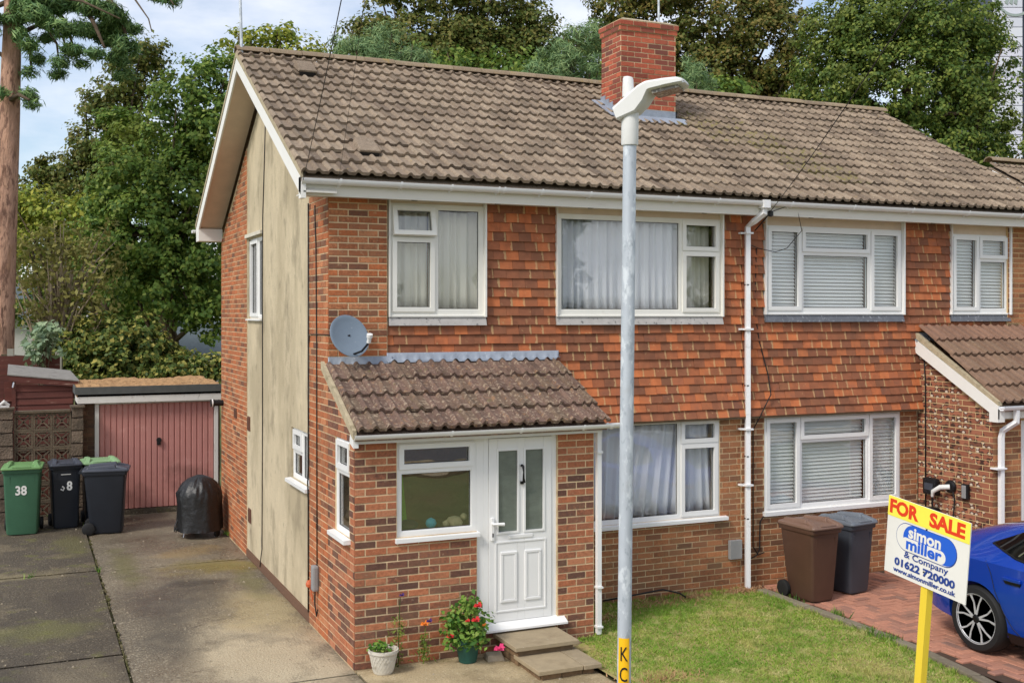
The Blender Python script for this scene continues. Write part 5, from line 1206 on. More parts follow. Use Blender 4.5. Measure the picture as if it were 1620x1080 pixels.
mb = MB(); mb.box(-.07,-.002,-.07,.05,-.14,.14); mb.build('casing', MT['grey_box'], bx_, bevel=.02)
mb = MB(); mb.tube([(-.03,.0,-.13),(-.03,.01,-.30),(-.02,-.03,-.42),(-.015,-.06,-.34)], .008, 6); mb.build('lead', MT['cable'], bx_)
og = MB(); og.lathe([(.01,-.05),(.04,-.03),(.045,.0),(.03,.035),(.01,.04)], 12, (-.05,.62,.50)); og.tube([(-.04,.62,.46),(-.02,.60,.30)], .007, 6); tag(og.build('orange_bell_plug', mat('orange plastic', (196,98,58), rough=.5)), 'orange plug hanging beside the grey box on the brick strip', 'plug')
# front wall box, black cables
fb = MB(); fb.box(5.20, 5.38, .0, .055, .42, .66); tag(fb.build('service_hatch', MT['grey_box'], None, bevel=.006), 'square grey service box low on the wall beside the white downpipe', 'box')
cable('service_cable', [(5.62,.03,4.4),(5.60,.04,3.6),(5.66,.03,3.2),(5.78,.0,2.75),(5.78,-.06,2.5),(5.62,-.06,2.24),(5.58,.045,2.05),(5.58,.045,.55),(5.64,.02,.44),(5.72,.0,.47)], .008, 'black cable looping down the tiles and wall beside the downpipe')
cable('service_cable', [(5.75,.045,.93),(5.69,.045,.86),(5.68,.045,.5),(5.60,.0,.44),(5.48,.0,.40),(5.47,.0,.33)], .009, 'short black cable bundle hanging behind the brown bin')
cable('hose_cable', [(3.35,-.02,.10),(3.7,-.05,.13),(4.15,-.08,.17),(4.35,-.14,.12),(4.42,-.18,.07)], .011, 'black hose lying along the foot of the lawn wall')
cable('porch_side_cable', [(8.345,-.06,3.10),(8.34,-.10,2.6),(8.345,-.10,.1)], .009, 'black cable running down the corner of the spalled brick porch wall')
ev = empty('car_charger', (8.35, -.25, 1.18), R(-90), 'black wall charger with white plug on the spalled brick porch wall', 'charger')
mb = MB(); mb.box(-.12,.12,-.10,-.002,-.10,.13); mb.build('casing', MT['black'], ev, bevel=.035)
mb = MB(); mb.box(-.075,.075,-.103,-.100,-.03,.06); mb.build('screen', MT['bin_lid_black'], ev)
mb = MB(); mb.lathe([(.02,0),(.085,0),(.09,.02),(.075,.05),(.02,.055)], 20); o = mb.build('holster', MT['black'], ev, auto=.6); o.matrix_basis = Matrix.Translation((.31,-.0,.05)) @ Matrix.Rotation(R(90),4,'X')
mb = MB(); mb.tube([(.33,-.05,.05),(.24,-.13,.04),(.14,-.16,-.03),(.12,-.15,-.10)], [.036,.034,.028,.02], 10); mb.build('plug', MT['lamp_white'], ev, auto=.7)
mb = MB(); mb.tube([(.12,-.15,-.10),(.10,-.13,-.22),(.12,-.08,-.42),(.16,-.06,-.60),(.10,-.05,-.80)], .013, 8); mb.build('lead', MT['cable'], ev)
mb = MB(); mb.tube([(.36,-.03,.0),(.40,-.04,-.12),(.38,-.04,-.34),(.28,-.05,-.48)], .010, 8); mb.build('loop', MT['cable'], ev)
mb = MB(); mb.box(-.04,.10,-.10,-.002,-.42,-.27); mb.build('isolator', MT['black'], ev)
ks = empty('key_safe', (8.35,-.82,1.20), R(-90), 'small silver key safe on the spalled brick porch wall', 'key safe')
mb = MB(); mb.box(-.055,.055,-.045,-.002,-.10,.10); mb.build('back_plate', MT['black'], ks, bevel=.01)
mb = MB(); mb.box(-.035,.035,-.06,-.046,-.085,.085); mb.build('cover', MT['grey_box'], ks, bevel=.008)
# overhead lines and aerials
def wire(px0, py0, d0, p1, sag, r, label):
    a = at_depth(px0, py0, d0); b = Vector(p1); pts = []
    for i in range(25):
        t = i/24; q = a.lerp(b, t); q.z -= sag*4*t*(1-t); pts.append(q)
    cable('telephone_wire', pts, r, label, cat='wire')
wire(540, 0, 6.0, (-.34,-.30,4.92), .02, .0032, 'overhead wire running to the corner of the eaves above the rendered gable')
wire(585, -60, 6.0, (.05,-.24,4.93), .02, .0018, 'thin overhead wire meeting the gutter above the brick corner')
wire(1450, 0, 6.5, (5.62,-.25,4.82), .04, .0045, 'overhead wire running to the eaves beside the downpipe')
wb = MB(); wb.lathe([(.01,-.04),(.035,-.03),(.035,.03),(.01,.04)], 10, (5.63,-.25,4.80)); wb.tube([(5.60,-.24,4.78),(5.55,-.20,4.70),(5.56,-.02,4.6)], .008, 6); tag(wb.build('wire_anchor', MT['black']), 'black wire anchor under the eaves beside the downpipe', 'anchor')
cable('loop_cable', [(5.63,-.25,4.82),(6.05,-.22,4.95),(6.12,-.25,4.6),(6.0,-.10,4.38),(5.85,-.06,4.33),(5.6,-.05,4.37),(5.46,-.03,4.42)], .005, 'black loop of cable across the corner of the blinds window')
ae = MB(); ae.tube([(-.30,3.38,6.75),(-.32,3.40,7.6),(-.34,3.43,8.6)], [.022,.02,.016], 8); ae.box(-.36,-.26,3.34,3.44,6.86,6.95); tag(ae.build('aerial_mast', MT['galv']), 'slim metal aerial mast on the peak of the rendered gable', 'aerial')
ae = MB(); ae.tube([(5.55,2.30,7.5),(5.55,2.30,9.2)], .016, 8); tag(ae.build('aerial_mast', MT['galv']), 'slim metal aerial mast rising from the chimney', 'aerial')

# ---------------------------------------------------------------- doorstep, pots, stone
ds = empty('doorstep', (0,0,0), 0, 'two concrete slab steps on brick risers below the white door', 'steps')
MT['brick_step'] = mat('grimy brick', ramp=[(0,(112,90,66)),(1,(132,106,78))], rough=.95, mottle=(20,.25), bump=(60,.004))
mb = MB(); mb.box(1.54,2.15,-1.58,-1.04,-.02,.158); rz1 = mb.build('riser', MT['mortar_dark'], ds)
mb = MB(); mb.box(1.56,2.14,-2.05,-1.60,-.02,.058); rz2 = mb.build('riser', MT['mortar_dark'], ds)
bricks(rz1, frame((1.53,0,0),R(-90)), 1.04, 1.59, .005, .155, [], MT['brick_step'], .076, .225)
bricks(rz2, frame((1.55,0,0),R(-90)), 1.60, 2.06, .0, .06, [], MT['brick_step'], .06, .225)
bricks(rz2, frame((0,-2.06,0),0), 1.56, 2.14, .0, .06, [], MT['brick_step'], .06, .225)
for (x0,x1,y0,y1,z) in ((1.49,2.20,-1.625,-1.035,.16),(1.52,2.0,-2.10,-1.50,.06),(2.008,2.20,-2.11,-1.50,.06)):
    mb = MB(); mb.box(x0,x1,y0,y1,z,z+.042); mb.build('slab', MT['slab'], ds, bevel=.006)
def leafy(pts, nrm, size, aspect, g, fold=.25):
    """leaf shaped quads: pts (n,3), nrm (n,3)"""
    n = len(pts); t = g.normal(size=(n,3)); nrm = nrm/np.maximum(np.linalg.norm(nrm, axis=1, keepdims=True), 1e-6)
    t -= nrm*(t*nrm).sum(1, keepdims=True); t /= np.maximum(np.linalg.norm(t, axis=1, keepdims=True), 1e-6); b = np.cross(nrm, t)
    s = (size*g.uniform(.6, 1.35, n))[:,None] if np.isscalar(size) else size[:,None]
    V = np.stack([pts - t*s*.5, pts + b*s*aspect*.5 + nrm*s*fold*.3, pts + t*s*.5 - nrm*s*fold*.2, pts - b*s*aspect*.5 + nrm*s*fold*.3], 1).reshape(-1,3)
    return V, np.arange(4*n).reshape(-1,4)
def leaf_obj(name, m, parent, V, F): return link(name, tri_mesh(name, V, F, m), parent)
g = np.random.default_rng(21)
wp = empty('white_plant_pot', (.235,-1.235,.005), 0, 'pale lattice plant pot with a small green seedling by the porch corner', 'plant pot')
mb = MB(); mb.lathe([(.085,0),(.095,.01),(.10,.02),(.135,.20),(.15,.21),(.15,.24),(.135,.24),(.125,.20)], 32); mb.build('pot', MT['pot_white'], wp, auto=.6)
lt_ = MB()
for k in range(22):
    for s_ in (-1,1):
        a0 = 2*math.pi*k/22; lt_.tube([((.101+.034*t)*math.cos(a0+s_*t*.75), (.101+.034*t)*math.sin(a0+s_*t*.75), .03+.16*t) for t in (0,.33,.66,1)], .0035, 4)
tag(lt_.build('lattice', MT['pot_white'], wp), kind='stuff')
mb = MB(); mb.lathe([(.001,.19),(.12,.195),(.12,.20),(.001,.205)], 20); mb.build('compost', MT['soil'], wp)
q = g.normal(0,1,(110,3))*np.array([.055,.05,.03]) + np.array([-.02,0,.26]); V, F = leafy(q, g.normal(0,.5,(110,3)) + np.array([0,-.3,1]), .045, .7, g); leaf_obj('foliage', MT['leaf_plant'], wp, V, F)
mb = MB(); mb.tube([(.05,.0,.2),(.03,.01,.36)], .006, 6); mb.build('stick', MT['toy_tan'], wp)
gp = empty('green_plant_pot', (1.13,-1.23,.005), 0, 'dark green plant pot with flowering red fuchsia beside the steps', 'plant pot')
mb = MB(); mb.lathe([(.085,0),(.09,.005),(.125,.20),(.14,.205),(.145,.25),(.13,.25),(.12,.21)], 32); mb.build('pot', MT['pot_green'], gp, auto=.6)
mb = MB(); mb.lathe([(.001,.2),(.12,.205),(.12,.21),(.001,.215)], 20); mb.build('compost', MT['soil'], gp)
q = []
st_ = MB()
for k in range(26):
    a = g.uniform(0, 6.28); l = g.uniform(.08,.24); hgt = g.uniform(.22,.46) if k > 6 else g.uniform(.42,.62)
    tip = np.array([math.cos(a)*l*(1.25-hgt), math.sin(a)*l*(1.25-hgt)*.8, hgt]); st_.tube([(0,0,.2), tuple(tip*.6+np.array([0,0,.1])), tuple(tip)], .004, 4)
    q.append(g.normal(0,1,(30,3))*np.array([.05,.05,.045]) + tip)
st_.build('stems', MT['bark'], gp)
q = np.concatenate(q); V, F = leafy(q, g.normal(0,.6,q.shape) + np.array([-.2,-.5,.9]), .062, .62, g); leaf_obj('foliage', MT['leaf_plant'], gp, V, F)
def flower(parent, c, s, m, name='flower'):
    mb = MB()
    for k in range(7):
        a = 2*math.pi*k/7; d = Vector((math.cos(a), math.sin(a)*.6 - .3, math.sin(a*2)*.35 - .1)).normalized()*s
        e_ = d.orthogonal().normalized()*s*.35; c0 = Vector(c); mb.add([tuple(c0), tuple(c0 + d*.55 + e_), tuple(c0 + d), tuple(c0 + d*.55 - e_)], [(0,1,2,3)])
    mb.lathe([(.01*s/.04,-s*.5),(.018*s/.04,-s*.2),(.008*s/.04,0)], 8, c)
    mb.build(name, MT[m], parent)
for c, s, m in (((.06,-.12,.60),.05,'flower_red'),((.02,-.16,.47),.05,'flower_red'),((-.23,-.10,.32),.045,'flower_red'),((.12,-.15,.40),.03,'flower_orange'),((.26,-.2,.17),.065,'flower_pink'),((.05,-.16,.22),.03,'flower_pink'),((-.06,-.14,.46),.03,'flower_red')): flower(gp, c, s, m)
fs_ = MB(); fs_.hexa([(1.31,-1.33,.0),(1.50,-1.36,.0),(1.53,-1.20,.0),(1.33,-1.15,.0)], [(1.32,-1.31,.06),(1.47,-1.33,.055),(1.50,-1.23,.07),(1.34,-1.18,.065)]); tag(fs_.build('stone', MT['stone'], None, bevel=.012), 'flat pale stone lying between the green pot and the steps', 'stone')
def wallflower(x, h, label, fl, spread=.05, n=150):
    e = empty('wall_plant', (x,-1.10,.0), 0, label, 'plant')
    mb = MB(); mb.tube([(0,0,0),(.01,0,h*.5),(.02,-.01,h)], [.006,.005,.003], 5); mb.build('stem', MT['leaf_plant'], e)
    zz = g.uniform(.02, h*.75, n); q = np.stack([g.normal(0,spread,n)*(1-zz/h*.7), g.normal(0,spread*.5,n)-.02, zz],1)
    V, F = leafy(q, g.normal(0,.7,q.shape)+np.array([0,-.5,.6]), .04, .35, g); leaf_obj('foliage', MT['leaf_green'], e, V, F)
    for dx, dz, m, s in fl: flower(e, (dx,-.03,h+dz), s, m)
wallflower(.70, .40, 'upright leafy plant with orange and purple blooms against the porch bricks', [(.0,.02,'flower_orange',.05),(.05,.04,'flower_purple',.035)])
wallflower(.43, .70, 'tall thin wild plant with one purple bloom behind the pale pot', [(.03,.03,'flower_purple',.03)], .07, 170)
# things on the porch window sill
cl = empty('soft_toy', (1.12,-.88,1.31), 0, 'tan plush toy on the porch window sill', 'toy')
mb = MB(); mb.lathe([(.02,0),(.075,.02),(.085,.06),(.06,.10),(.02,.115)], 14, (0,0,0), wob=lambda i,a: 1+.2*math.sin(5*a)); mb.build('body', MT['toy_tan'], cl, smooth=True)
for s_ in (-1,1):
    mb = MB(); mb.lathe([(.01,-.02),(.035,0),(.035,.03),(.01,.05)], 10, (s_*.10,-.01,.06+.03*s_)); mb.build('arm', MT['toy_tan'], cl, smooth=True)
tl = MB(); tl.lathe([(.01,-.055),(.045,-.035),(.058,0),(.045,.035),(.01,.055)], 16, (.86,-.88,1.37)); tag(tl.build('ball', MT['toy_blue'], None, smooth=True), 'turquoise ball on the porch window sill', 'ball')
tl = MB(); tl.lathe([(.02,-.05),(.09,-.03),(.10,.01),(.06,.05),(.01,.06)], 12, (.62,-.85,1.36), wob=lambda i,a: 1+.15*math.sin(3*a+i)); tag(tl.build('clutter', MT['toy_dark'], None, smooth=True), 'dark red odds and ends at the corner of the porch window', 'clutter')
tl = MB(); tl.hexa([(.52,-.72,1.30),(.66,-.72,1.30),(.66,-.68,1.30),(.52,-.68,1.30)], [(.52,-.66,2.1),(.60,-.66,2.1),(.60,-.62,2.1),(.52,-.62,2.1)]); tag(tl.build('hanging_coat', MT['green_thing']), 'lime green coat hanging inside the porch window', 'coat')

# ---------------------------------------------------------------- blue car, reversed up to the house
car = empty('parked_car', (6.885, -2.31, .05), R(-90), 'metallic blue coupe parked on the red block drive', 'car')
ST = [  # x, zbottom, wsill, wmid, wbelt, zbelt, wroof, zroof
 (0.00,.40,.60,.70,.66,.80,.50,.88),(0.05,.33,.72,.79,.76,.87,.56,.985),(0.22,.27,.82,.875,.85,.93,.60,1.075),(0.50,.23,.87,.915,.885,.965,.585,1.185),
 (0.90,.21,.885,.928,.90,.985,.575,1.30),(1.30,.20,.885,.922,.90,.985,.575,1.385),(1.80,.19,.885,.912,.90,.975,.575,1.435),(2.30,.19,.885,.91,.90,.965,.58,1.445),
 (2.70,.19,.885,.91,.90,.955,.60,1.40),(3.05,.19,.885,.912,.90,.945,.66,1.25),(3.40,.20,.885,.918,.89,.935,.74,1.05),(3.70,.20,.885,.922,.88,.92,.72,.985),
 (4.10,.21,.88,.915,.86,.88,.68,.94),(4.45,.23,.84,.88,.80,.80,.60,.87),(4.68,.27,.74,.78,.68,.70,.48,.76),(4.78,.34,.55,.58,.50,.60,.34,.64)]
def sect(row):
    x, zb, ws, wm, wb, zbt, wr, zr = row
    half = [(0,zb),(ws-.10,zb),(ws-.01,zb+.05),(ws+.01,zb+.16),(wm,.60 if zbt > .75 else (zb+zbt)/2),(wm-.004,.72 if zbt > .85 else zbt-.06),(wb+.005,zbt-.03),(wb-.02,zbt),
            (wb-.02-(wb-.02-wr)*.38, zbt+(zr-.06-zbt)*.42),(wb-.02-(wb-.02-wr)*.78, zbt+(zr-.06-zbt)*.82),(wr-.02, zr-.045),(wr*.72, zr-.012),(0,zr)]
    return [(x, -y, z) for y, z in half] + [(x, y, z) for y, z in half[-2:0:-1]]
def interp(rows, n):
    out_ = []
    for i in range(len(rows)-1):
        p0, p1, p2, p3 = rows[max(i-1,0)], rows[i], rows[i+1], rows[min(i+2,len(rows)-1)]
        for k in range(n):
            t = k/n; out_.append(tuple(.5*((2*b) + (-a+c)*t + (2*a-5*b+4*c-d)*t*t + (-a+3*b-3*c+d)*t**3) for a, b, c, d in zip(p0,p1,p2,p3)))
    return out_ + [rows[-1]]
FS = interp(ST, 4)
secs = [sect(r) for r in FS]; n_ = len(secs[0])
mb = MB(); vs = [p for s in secs for p in s]
mb.add(vs, [(i*n_+k, i*n_+(k+1)%n_, (i+1)*n_+(k+1)%n_, (i+1)*n_+k) for i in range(len(secs)-1) for k in range(n_)] + [tuple(range(n_))[::-1], tuple(range((len(secs)-1)*n_, len(secs)*n_))])
body = mb.build('body', MT['car_paint'], car, auto=.6)
cut = MB()
for x in (.90, 3.76):
    for s_ in (-1, 1):
        cut.T = Matrix.Translation((x, s_*.86, .345)) @ Matrix.Rotation(R(90),4,'X'); cut.lathe([(.385,-.26),(.385,.26)], 40)
co = cut.build('cutter', None, None); bm = bmesh.new(); bm.from_mesh(co.data); bmesh.ops.recalc_face_normals(bm, faces=bm.faces); bm.to_mesh(co.data); bm.free()
bo = body.modifiers.new('arches', 'BOOLEAN'); bo.operation = 'DIFFERENCE'; bo.solver = 'EXACT'; bo.object = co
co.matrix_world = Matrix.Translation((6.885,-2.31,.05)) @ Matrix.Rotation(R(-90),4,'Z')
bpy.context.view_layer.update()
nm = bpy.data.meshes.new_from_object(body.evaluated_get(bpy.context.evaluated_depsgraph_get())); body.modifiers.clear(); body.data = nm; bpy.data.objects.remove(co)
bm = bmesh.new(); bm.from_mesh(nm)
for e in bm.edges:
    if len(e.link_faces) == 2: e.smooth = e.calc_face_angle() < .5
for f in bm.faces: f.smooth = True
bm.to_mesh(nm); bm.free()
def car_pt(x, t, off=.004, side=-1):
    """point on the greenhouse: t = 0 belt, 1 roof edge"""
    i = min(range(len(FS)), key=lambda k: abs(FS[k][0]-x)); 
    r = FS[i]; j = i+1 if x > r[0] and i < len(FS)-1 else max(i-1,0); q = FS[j]; f_ = 0 if j == i or abs(q[0]-r[0]) < 1e-6 else (x-r[0])/(q[0]-r[0])
    x_, zb, ws, wm, wb, zbt, wr, zr = tuple(a + (b-a)*f_ for a, b in zip(r, q))
    return (x, side*(wb-.02-(wb-.02-wr)*t*1.0 + off), zbt + (zr-.045-zbt)*t + off*.5)
for side in (-1, 1):
    mb = MB(); rows = []
    xs = [.97 + .09*i for i in range(26)]
    for x in xs:
        lo = .10 + max(0, (1.45-x))**1.4*1.05; hi = .90 if x < 2.55 else max(.2, .90 - (x-2.55)*.55)
        hi = min(hi, .52 + (x-.97)*1.1) if x < 1.4 else hi
        if hi <= lo + .02: hi = lo + .02
        rows.append([car_pt(x, lo + (hi-lo)*k/4, .006, side) for k in range(5)])
    mb.grid(rows); o = mb.build('side_window', MT['car_glass'], car, smooth=True)
    tr = MB(); tr.tube([r[0] for r in rows[::2]], .010, 6); tr.build('window_trim', MT['car_trim'], car)
    pl_ = MB(); pl_.tube([car_pt(1.36,.22,.01,side), car_pt(1.58,.86,.01,side)], .008, 6); pl_.build('door_pillar', MT['chrome'], car)
    gl = MB()
    gl.tube([(1.02,side*.899,.97),(1.10,side*.922,.86),(1.16,side*.934,.70),(1.26,side*.925,.50),(1.36,side*.905,.36),(1.44,side*.89,.30)], .0035, 5); gl.build('panel_gap', MT['car_trim'], car); gl = MB()
    gl.tube([(2.22,side*.899,.95),(2.24,side*.914,.70),(2.26,side*.905,.40)], .0035, 5); gl.build('panel_gap', MT['car_trim'], car)
    hd = MB(); hd.box(1.25, 1.47, side*.925 - .012, side*.925 + .012, .825, .862); hd.build('door_handle', MT['car_paint'], car, bevel=.01)
    hd = MB(); hd.hexa([(1.28,side*.916-.01,.795),(1.46,side*.916-.01,.795),(1.46,side*.916+.01,.795),(1.28,side*.916+.01,.795)], [(1.27,side*.92-.01,.83),(1.47,side*.92-.01,.83),(1.47,side*.92+.01,.83),(1.27,side*.92+.01,.83)]); hd.build('handle_recess', MT['car_trim'], car)
    sk = MB(); sk.hexa([(1.30,side*.86,.20),(3.34,side*.86,.20),(3.34,side*.80,.20),(1.30,side*.80,.20)], [(1.28,side*.90,.30),(3.36,side*.90,.30),(3.36,side*.80,.30),(1.28,side*.80,.30)]); sk.build('side_skirt', MT['car_trim'], car)
    tl_ = MB(); tl_.tube([(.02,side*.55,.86),(.05,side*.72,.87),(.20,side*.85,.88)], [.03,.035,.02], 8); tl_.build('tail_light', MT['red_light'], car)
    hl_ = MB(); hl_.tube([(4.45,side*.72,.74),(4.62,side*.62,.71)], [.05,.045], 10); hl_.build('headlight', MT['chrome'], car)
    mr = MB(); mr.lathe([(.02,-.09),(.06,-.06),(.07,0),(.06,.06),(.02,.09)], 12, (2.85,side*1.0,1.02)); mr.build('door_mirror', MT['car_paint'], car, smooth=True)
mb = MB(); mb.grid([[(x, y, z) for (x, y, z) in [(r[0], -r[6]*.9 + 2*r[6]*.9*k/6, r[7] + .004 - .045*abs(2*k/6-1)**3) for k in range(7)]] for r in FS if 1.0 < r[0] < 2.6]); mb.build('roof_panel', MT['car_roof'], car, smooth=True)
mb = MB(); mb.grid([[(r[0], -r[6]*.88 + 2*r[6]*.88*k/6, r[7] + .006 - .05*abs(2*k/6-1)**3) for k in range(7)] for r in FS if .24 < r[0] < 1.0]); mb.build('rear_window', MT['car_glass'], car, smooth=True)
mb = MB(); mb.grid([[(r[0], -r[6]*.9 + 2*r[6]*.9*k/6, r[7] + .006 - .05*abs(2*k/6-1)**3) for k in range(7)] for r in FS if 2.65 < r[0] < 3.42]); mb.build('windscreen', MT['car_glass'], car, smooth=True)
ff = MB(); ff.tube([(.62+.075*math.cos(a*math.pi/8)+.03*math.cos(a*math.pi/4), -.897-.004*math.sin(a*math.pi/8)+.012, .86+.075*math.sin(a*math.pi/8)) for a in range(17)], .003, 5); ff.build('fuel_flap_gap', MT['car_trim'], car)
for x in (.90, 3.76):
    for s_ in (-1, 1):
        TW = Matrix.Translation((x, s_*.80, .345)) @ Matrix.Rotation(R(-90*s_), 4, 'X')     # +z of the wheel points outwards
        mb = MB(TW); mb.lathe([(.245,-.12),(.31,-.12),(.338,-.09),(.345,-.05),(.345,.05),(.338,.09),(.315,.118),(.262,.122),(.250,.10)], 48); wl = mb.build('wheel', MT['rubber'], car, auto=.6)
        mb = MB(TW); mb.lathe([(.02,-.05),(.235,-.06),(.252,.08),(.256,.112),(.246,.112),(.238,.06),(.225,-.02),(.02,-.01)], 48); mb.build('rim', MT['rim_dark'], wl, auto=.6)
        mb = MB(TW); mb.lathe([(.236,.095),(.250,.114),(.258,.114),(.258,.10)], 48)
        for k in range(5):
            for q, sgn in ((-.20, -1), (.20, 1)):
                a = 2*math.pi*k/5 + .3; a1 = a + q
                mb.T = TW; c0 = Vector((.045*math.cos(a+q*.5), .045*math.sin(a+q*.5), .10)); c1 = Vector((.165*math.cos(a1*1), .165*math.sin(a1), .098)); c2 = Vector((.246*math.cos(a1+sgn*.10), .246*math.sin(a1+sgn*.10), .104))
                mb.tube([c0, c1, c2], [.016,.011,.014], 4)
        mb.build('spokes', MT['alloy'], wl)
        mb = MB(TW); mb.lathe([(.001,.09),(.04,.095),(.04,.112),(.03,.118),(.001,.118)], 16); mb.build('hub', MT['rim_dark'], wl, auto=.6)
        mb = MB(TW); mb.lathe([(.03,-.02),(.17,-.02),(.17,.0),(.03,.0)], 32); mb.build('brake_disc', MT['steel'], wl, auto=.6)
        mb = MB(TW @ Matrix.Rotation(R(200 if s_ < 0 else 20),4,'Z')); mb.box(.10,.19,-.07,.07,.0,.045); mb.build('caliper', MT['red_caliper'], wl, bevel=.012)
un = MB(); un.box(.75,4.2,-.74,.74,.19,.24); un.build('underbody', MT['car_trim'], car)

# ---------------------------------------------------------------- trees
def lobe(px, py, rx, ry, depth, rd=None):
    c = at_depth(px, py, depth); k = depth/_f
    return (np.array(c), np.array([rx*k, (rd or (rx+ry)/2)*k, ry*k]))
def crown_points(lobes, per_m2, clump, g, flat=.7, fill=.35):
    P, N = [], []
    for c, r in lobes:
        area = 4*math.pi*((r[0]*r[1])**1.6/3 + (r[0]*r[2])**1.6/3 + (r[1]*r[2])**1.6/3)**(1/1.6)
        nsub = max(6, int(area/(clump*clump*1.6)))
        d = g.normal(size=(nsub,3)); d /= np.linalg.norm(d, axis=1, keepdims=True)
        rad = np.where(g.uniform(0,1,nsub) < fill, g.uniform(.35,.85,nsub), g.uniform(.82,1.08,nsub))
        cc = c + d*r*rad[:,None]
        cnt = g.poisson(per_m2*area/nsub, nsub)
        idx = np.repeat(np.arange(nsub), cnt)
        rs = clump*g.uniform(.55, 1.2, nsub)[idx]
        off = g.normal(size=(len(idx),3)); off /= np.linalg.norm(off, axis=1, keepdims=True); off *= (g.uniform(0,1,len(idx))**.5*rs)[:,None]; off[:,2] *= flat
        P.append(cc[idx] + off); N.append(off/np.maximum(rs[:,None],1e-3) + d[idx]*.8 + g.normal(0,.55,(len(idx),3)) + np.array([0,0,.55]))
    return np.concatenate(P), np.concatenate(N)
def make_tree(name, label, lobes, leaf, m, base, trunk_r, seed, dens=60, clump=.5, aspect=.65, fill=.35, group='trees behind the houses', bark='bark', limbs=26, kind_cat='tree', trunk_top=None):
    g = np.random.default_rng(seed); base = Vector(base)
    e = empty(name, base, 0, label, kind_cat, group); bo_ = np.array(base)
    P, N = crown_points(lobes, dens, clump, g, fill=fill)
    V, F = leafy(P - bo_, N, leaf, aspect, g); leaf_obj('crown', MT[m], e, V, F)
    cen = sum((l[0] for l in lobes), np.zeros(3))/len(lobes); top = Vector(trunk_top or cen) - base
    mb = MB(); tp = [Vector((0,0,0)).lerp(top, t) + Vector((g.normal(0,.06)*t*4*(1-t), g.normal(0,.06)*t*4*(1-t), 0))*trunk_r*8 for t in np.linspace(0,1,8)]
    tp[0].z -= .2
    mb.tube(tp, [trunk_r*(1.25 - .9*t) for t in np.linspace(0,1,8)], 10)
    for k in range(limbs):
        c, r = lobes[int(g.integers(len(lobes)))]; d = g.normal(size=3); d /= np.linalg.norm(d); end = Vector(c + d*r*.85) - base
        st = tp[int(g.integers(2,7))]; mid = st.lerp(end, .5) + Vector((0,0,abs(g.normal(0,.2))*(end-st).length*.4)); mb.tube([st, mid, end], [trunk_r*.36, trunk_r*.2, trunk_r*.05], 5)
    mb.build('trunk', MT[bark], e, smooth=True)
    return e
def gb(px, depth, z=0.0): q = at_depth(px, 497, depth); return (q.x, q.y, z)
LB = lobe
# left group
make_tree('maple_tree', 'large dense mid-green tree beside the rendered gable', [LB(300,150,62,50,28),LB(345,215,60,80,28),LB(260,230,70,60,28.5),LB(200,285,62,52,28),LB(300,300,80,70,28),LB(235,365,85,62,27.5),LB(320,400,75,80,28),LB(250,450,80,60,27.5),LB(330,490,50,50,27.5),LB(200,215,45,45,29),LB(345,110,38,30,28.5),LB(180,340,55,60,28.5),LB(160,410,50,50,28.5),LB(210,420,70,60,28.5)],
          .125, 'leaf_green', gb(265,29), .22, 1, 260, .36, .7)
make_tree('copper_tree', 'tall open dark-brownish tree against the sky left of the green tree', [LB(215,115,48,48,40),LB(170,165,46,50,40),LB(150,235,48,50,40),LB(105,275,42,34,40),LB(215,195,50,60,40.5),LB(70,265,28,24,40),LB(235,90,35,30,40),LB(60,310,34,40,40),LB(110,330,60,50,40),LB(170,300,60,60,40),LB(40,350,40,50,40),LB(200,250,60,60,40.5)],
          .16, 'leaf_dark', gb(175,41), .26, 2, 160, .45, .6, fill=.6)
make_tree('olive_tree', 'sparse pale branched tree with thin olive leaves beside the pine trunk', [LB(70,400,62,60,25),LB(125,440,55,55,25),LB(60,470,52,48,25),LB(115,375,50,40,25.5),LB(150,480,38,40,25),LB(165,400,30,50,26)],
          .13, 'leaf_olive', gb(70,25.2), .12, 3, 62, .45, .5, fill=.7, bark='bark_pale', limbs=44)
make_tree('yellow_tree', 'rounded yellow-green tree low behind the pine trunk', [LB(50,330,45,34,33),LB(90,350,50,36,33),LB(30,370,40,45,33),LB(140,370,40,45,33),LB(150,330,32,30,33)], .15, 'leaf_yellow', gb(70,33), .2, 14, 110, .45, .7)
make_tree('far_tree', 'dim green tree low in the gap between pine and olive tree', [LB(40,440,70,70,42),LB(150,450,80,70,42),LB(250,470,80,60,42),LB(330,450,60,60,42)], .18, 'leaf_green', gb(90,42), .25, 15, 130, .55, .7)
# behind the ridge
make_tree('sycamore_tree', 'dull green tree filling the gap low between the pines above the ridge', [LB(520,120,70,40,40),LB(580,120,60,40,40),LB(690,115,80,40,40),LB(800,120,80,40,40),LB(900,130,70,40,40),LB(1000,140,80,40,40),LB(1130,160,80,40,40)], .2, 'leaf_green', gb(760,41), .3, 24, 70, .5, .65)
make_tree('hazel_tree', 'light green treetop above the left end of the ridge', [LB(420,95,62,45,33),LB(385,75,32,26,33),LB(470,85,42,30,33),LB(440,55,30,16,33)], .14, 'leaf_yellow', gb(425,34), .2, 4, 130, .36, .7)
make_tree('oak_tree', 'broad olive-green oak crown rising to the left of the chimney', [LB(610,40,48,50,44),LB(690,15,75,60,44),LB(770,15,72,55,44),LB(840,50,52,42,44),LB(720,90,150,50,44),LB(560,70,34,36,44),LB(650,-40,80,50,44),LB(800,-20,60,40,44),LB(600,80,60,50,44.5),LB(860,80,60,50,44.5),LB(670,80,80,50,44.5),LB(780,80,80,50,44.5)], .17, 'leaf_dark', gb(720,45), .35, 5, 115, .5, .65)
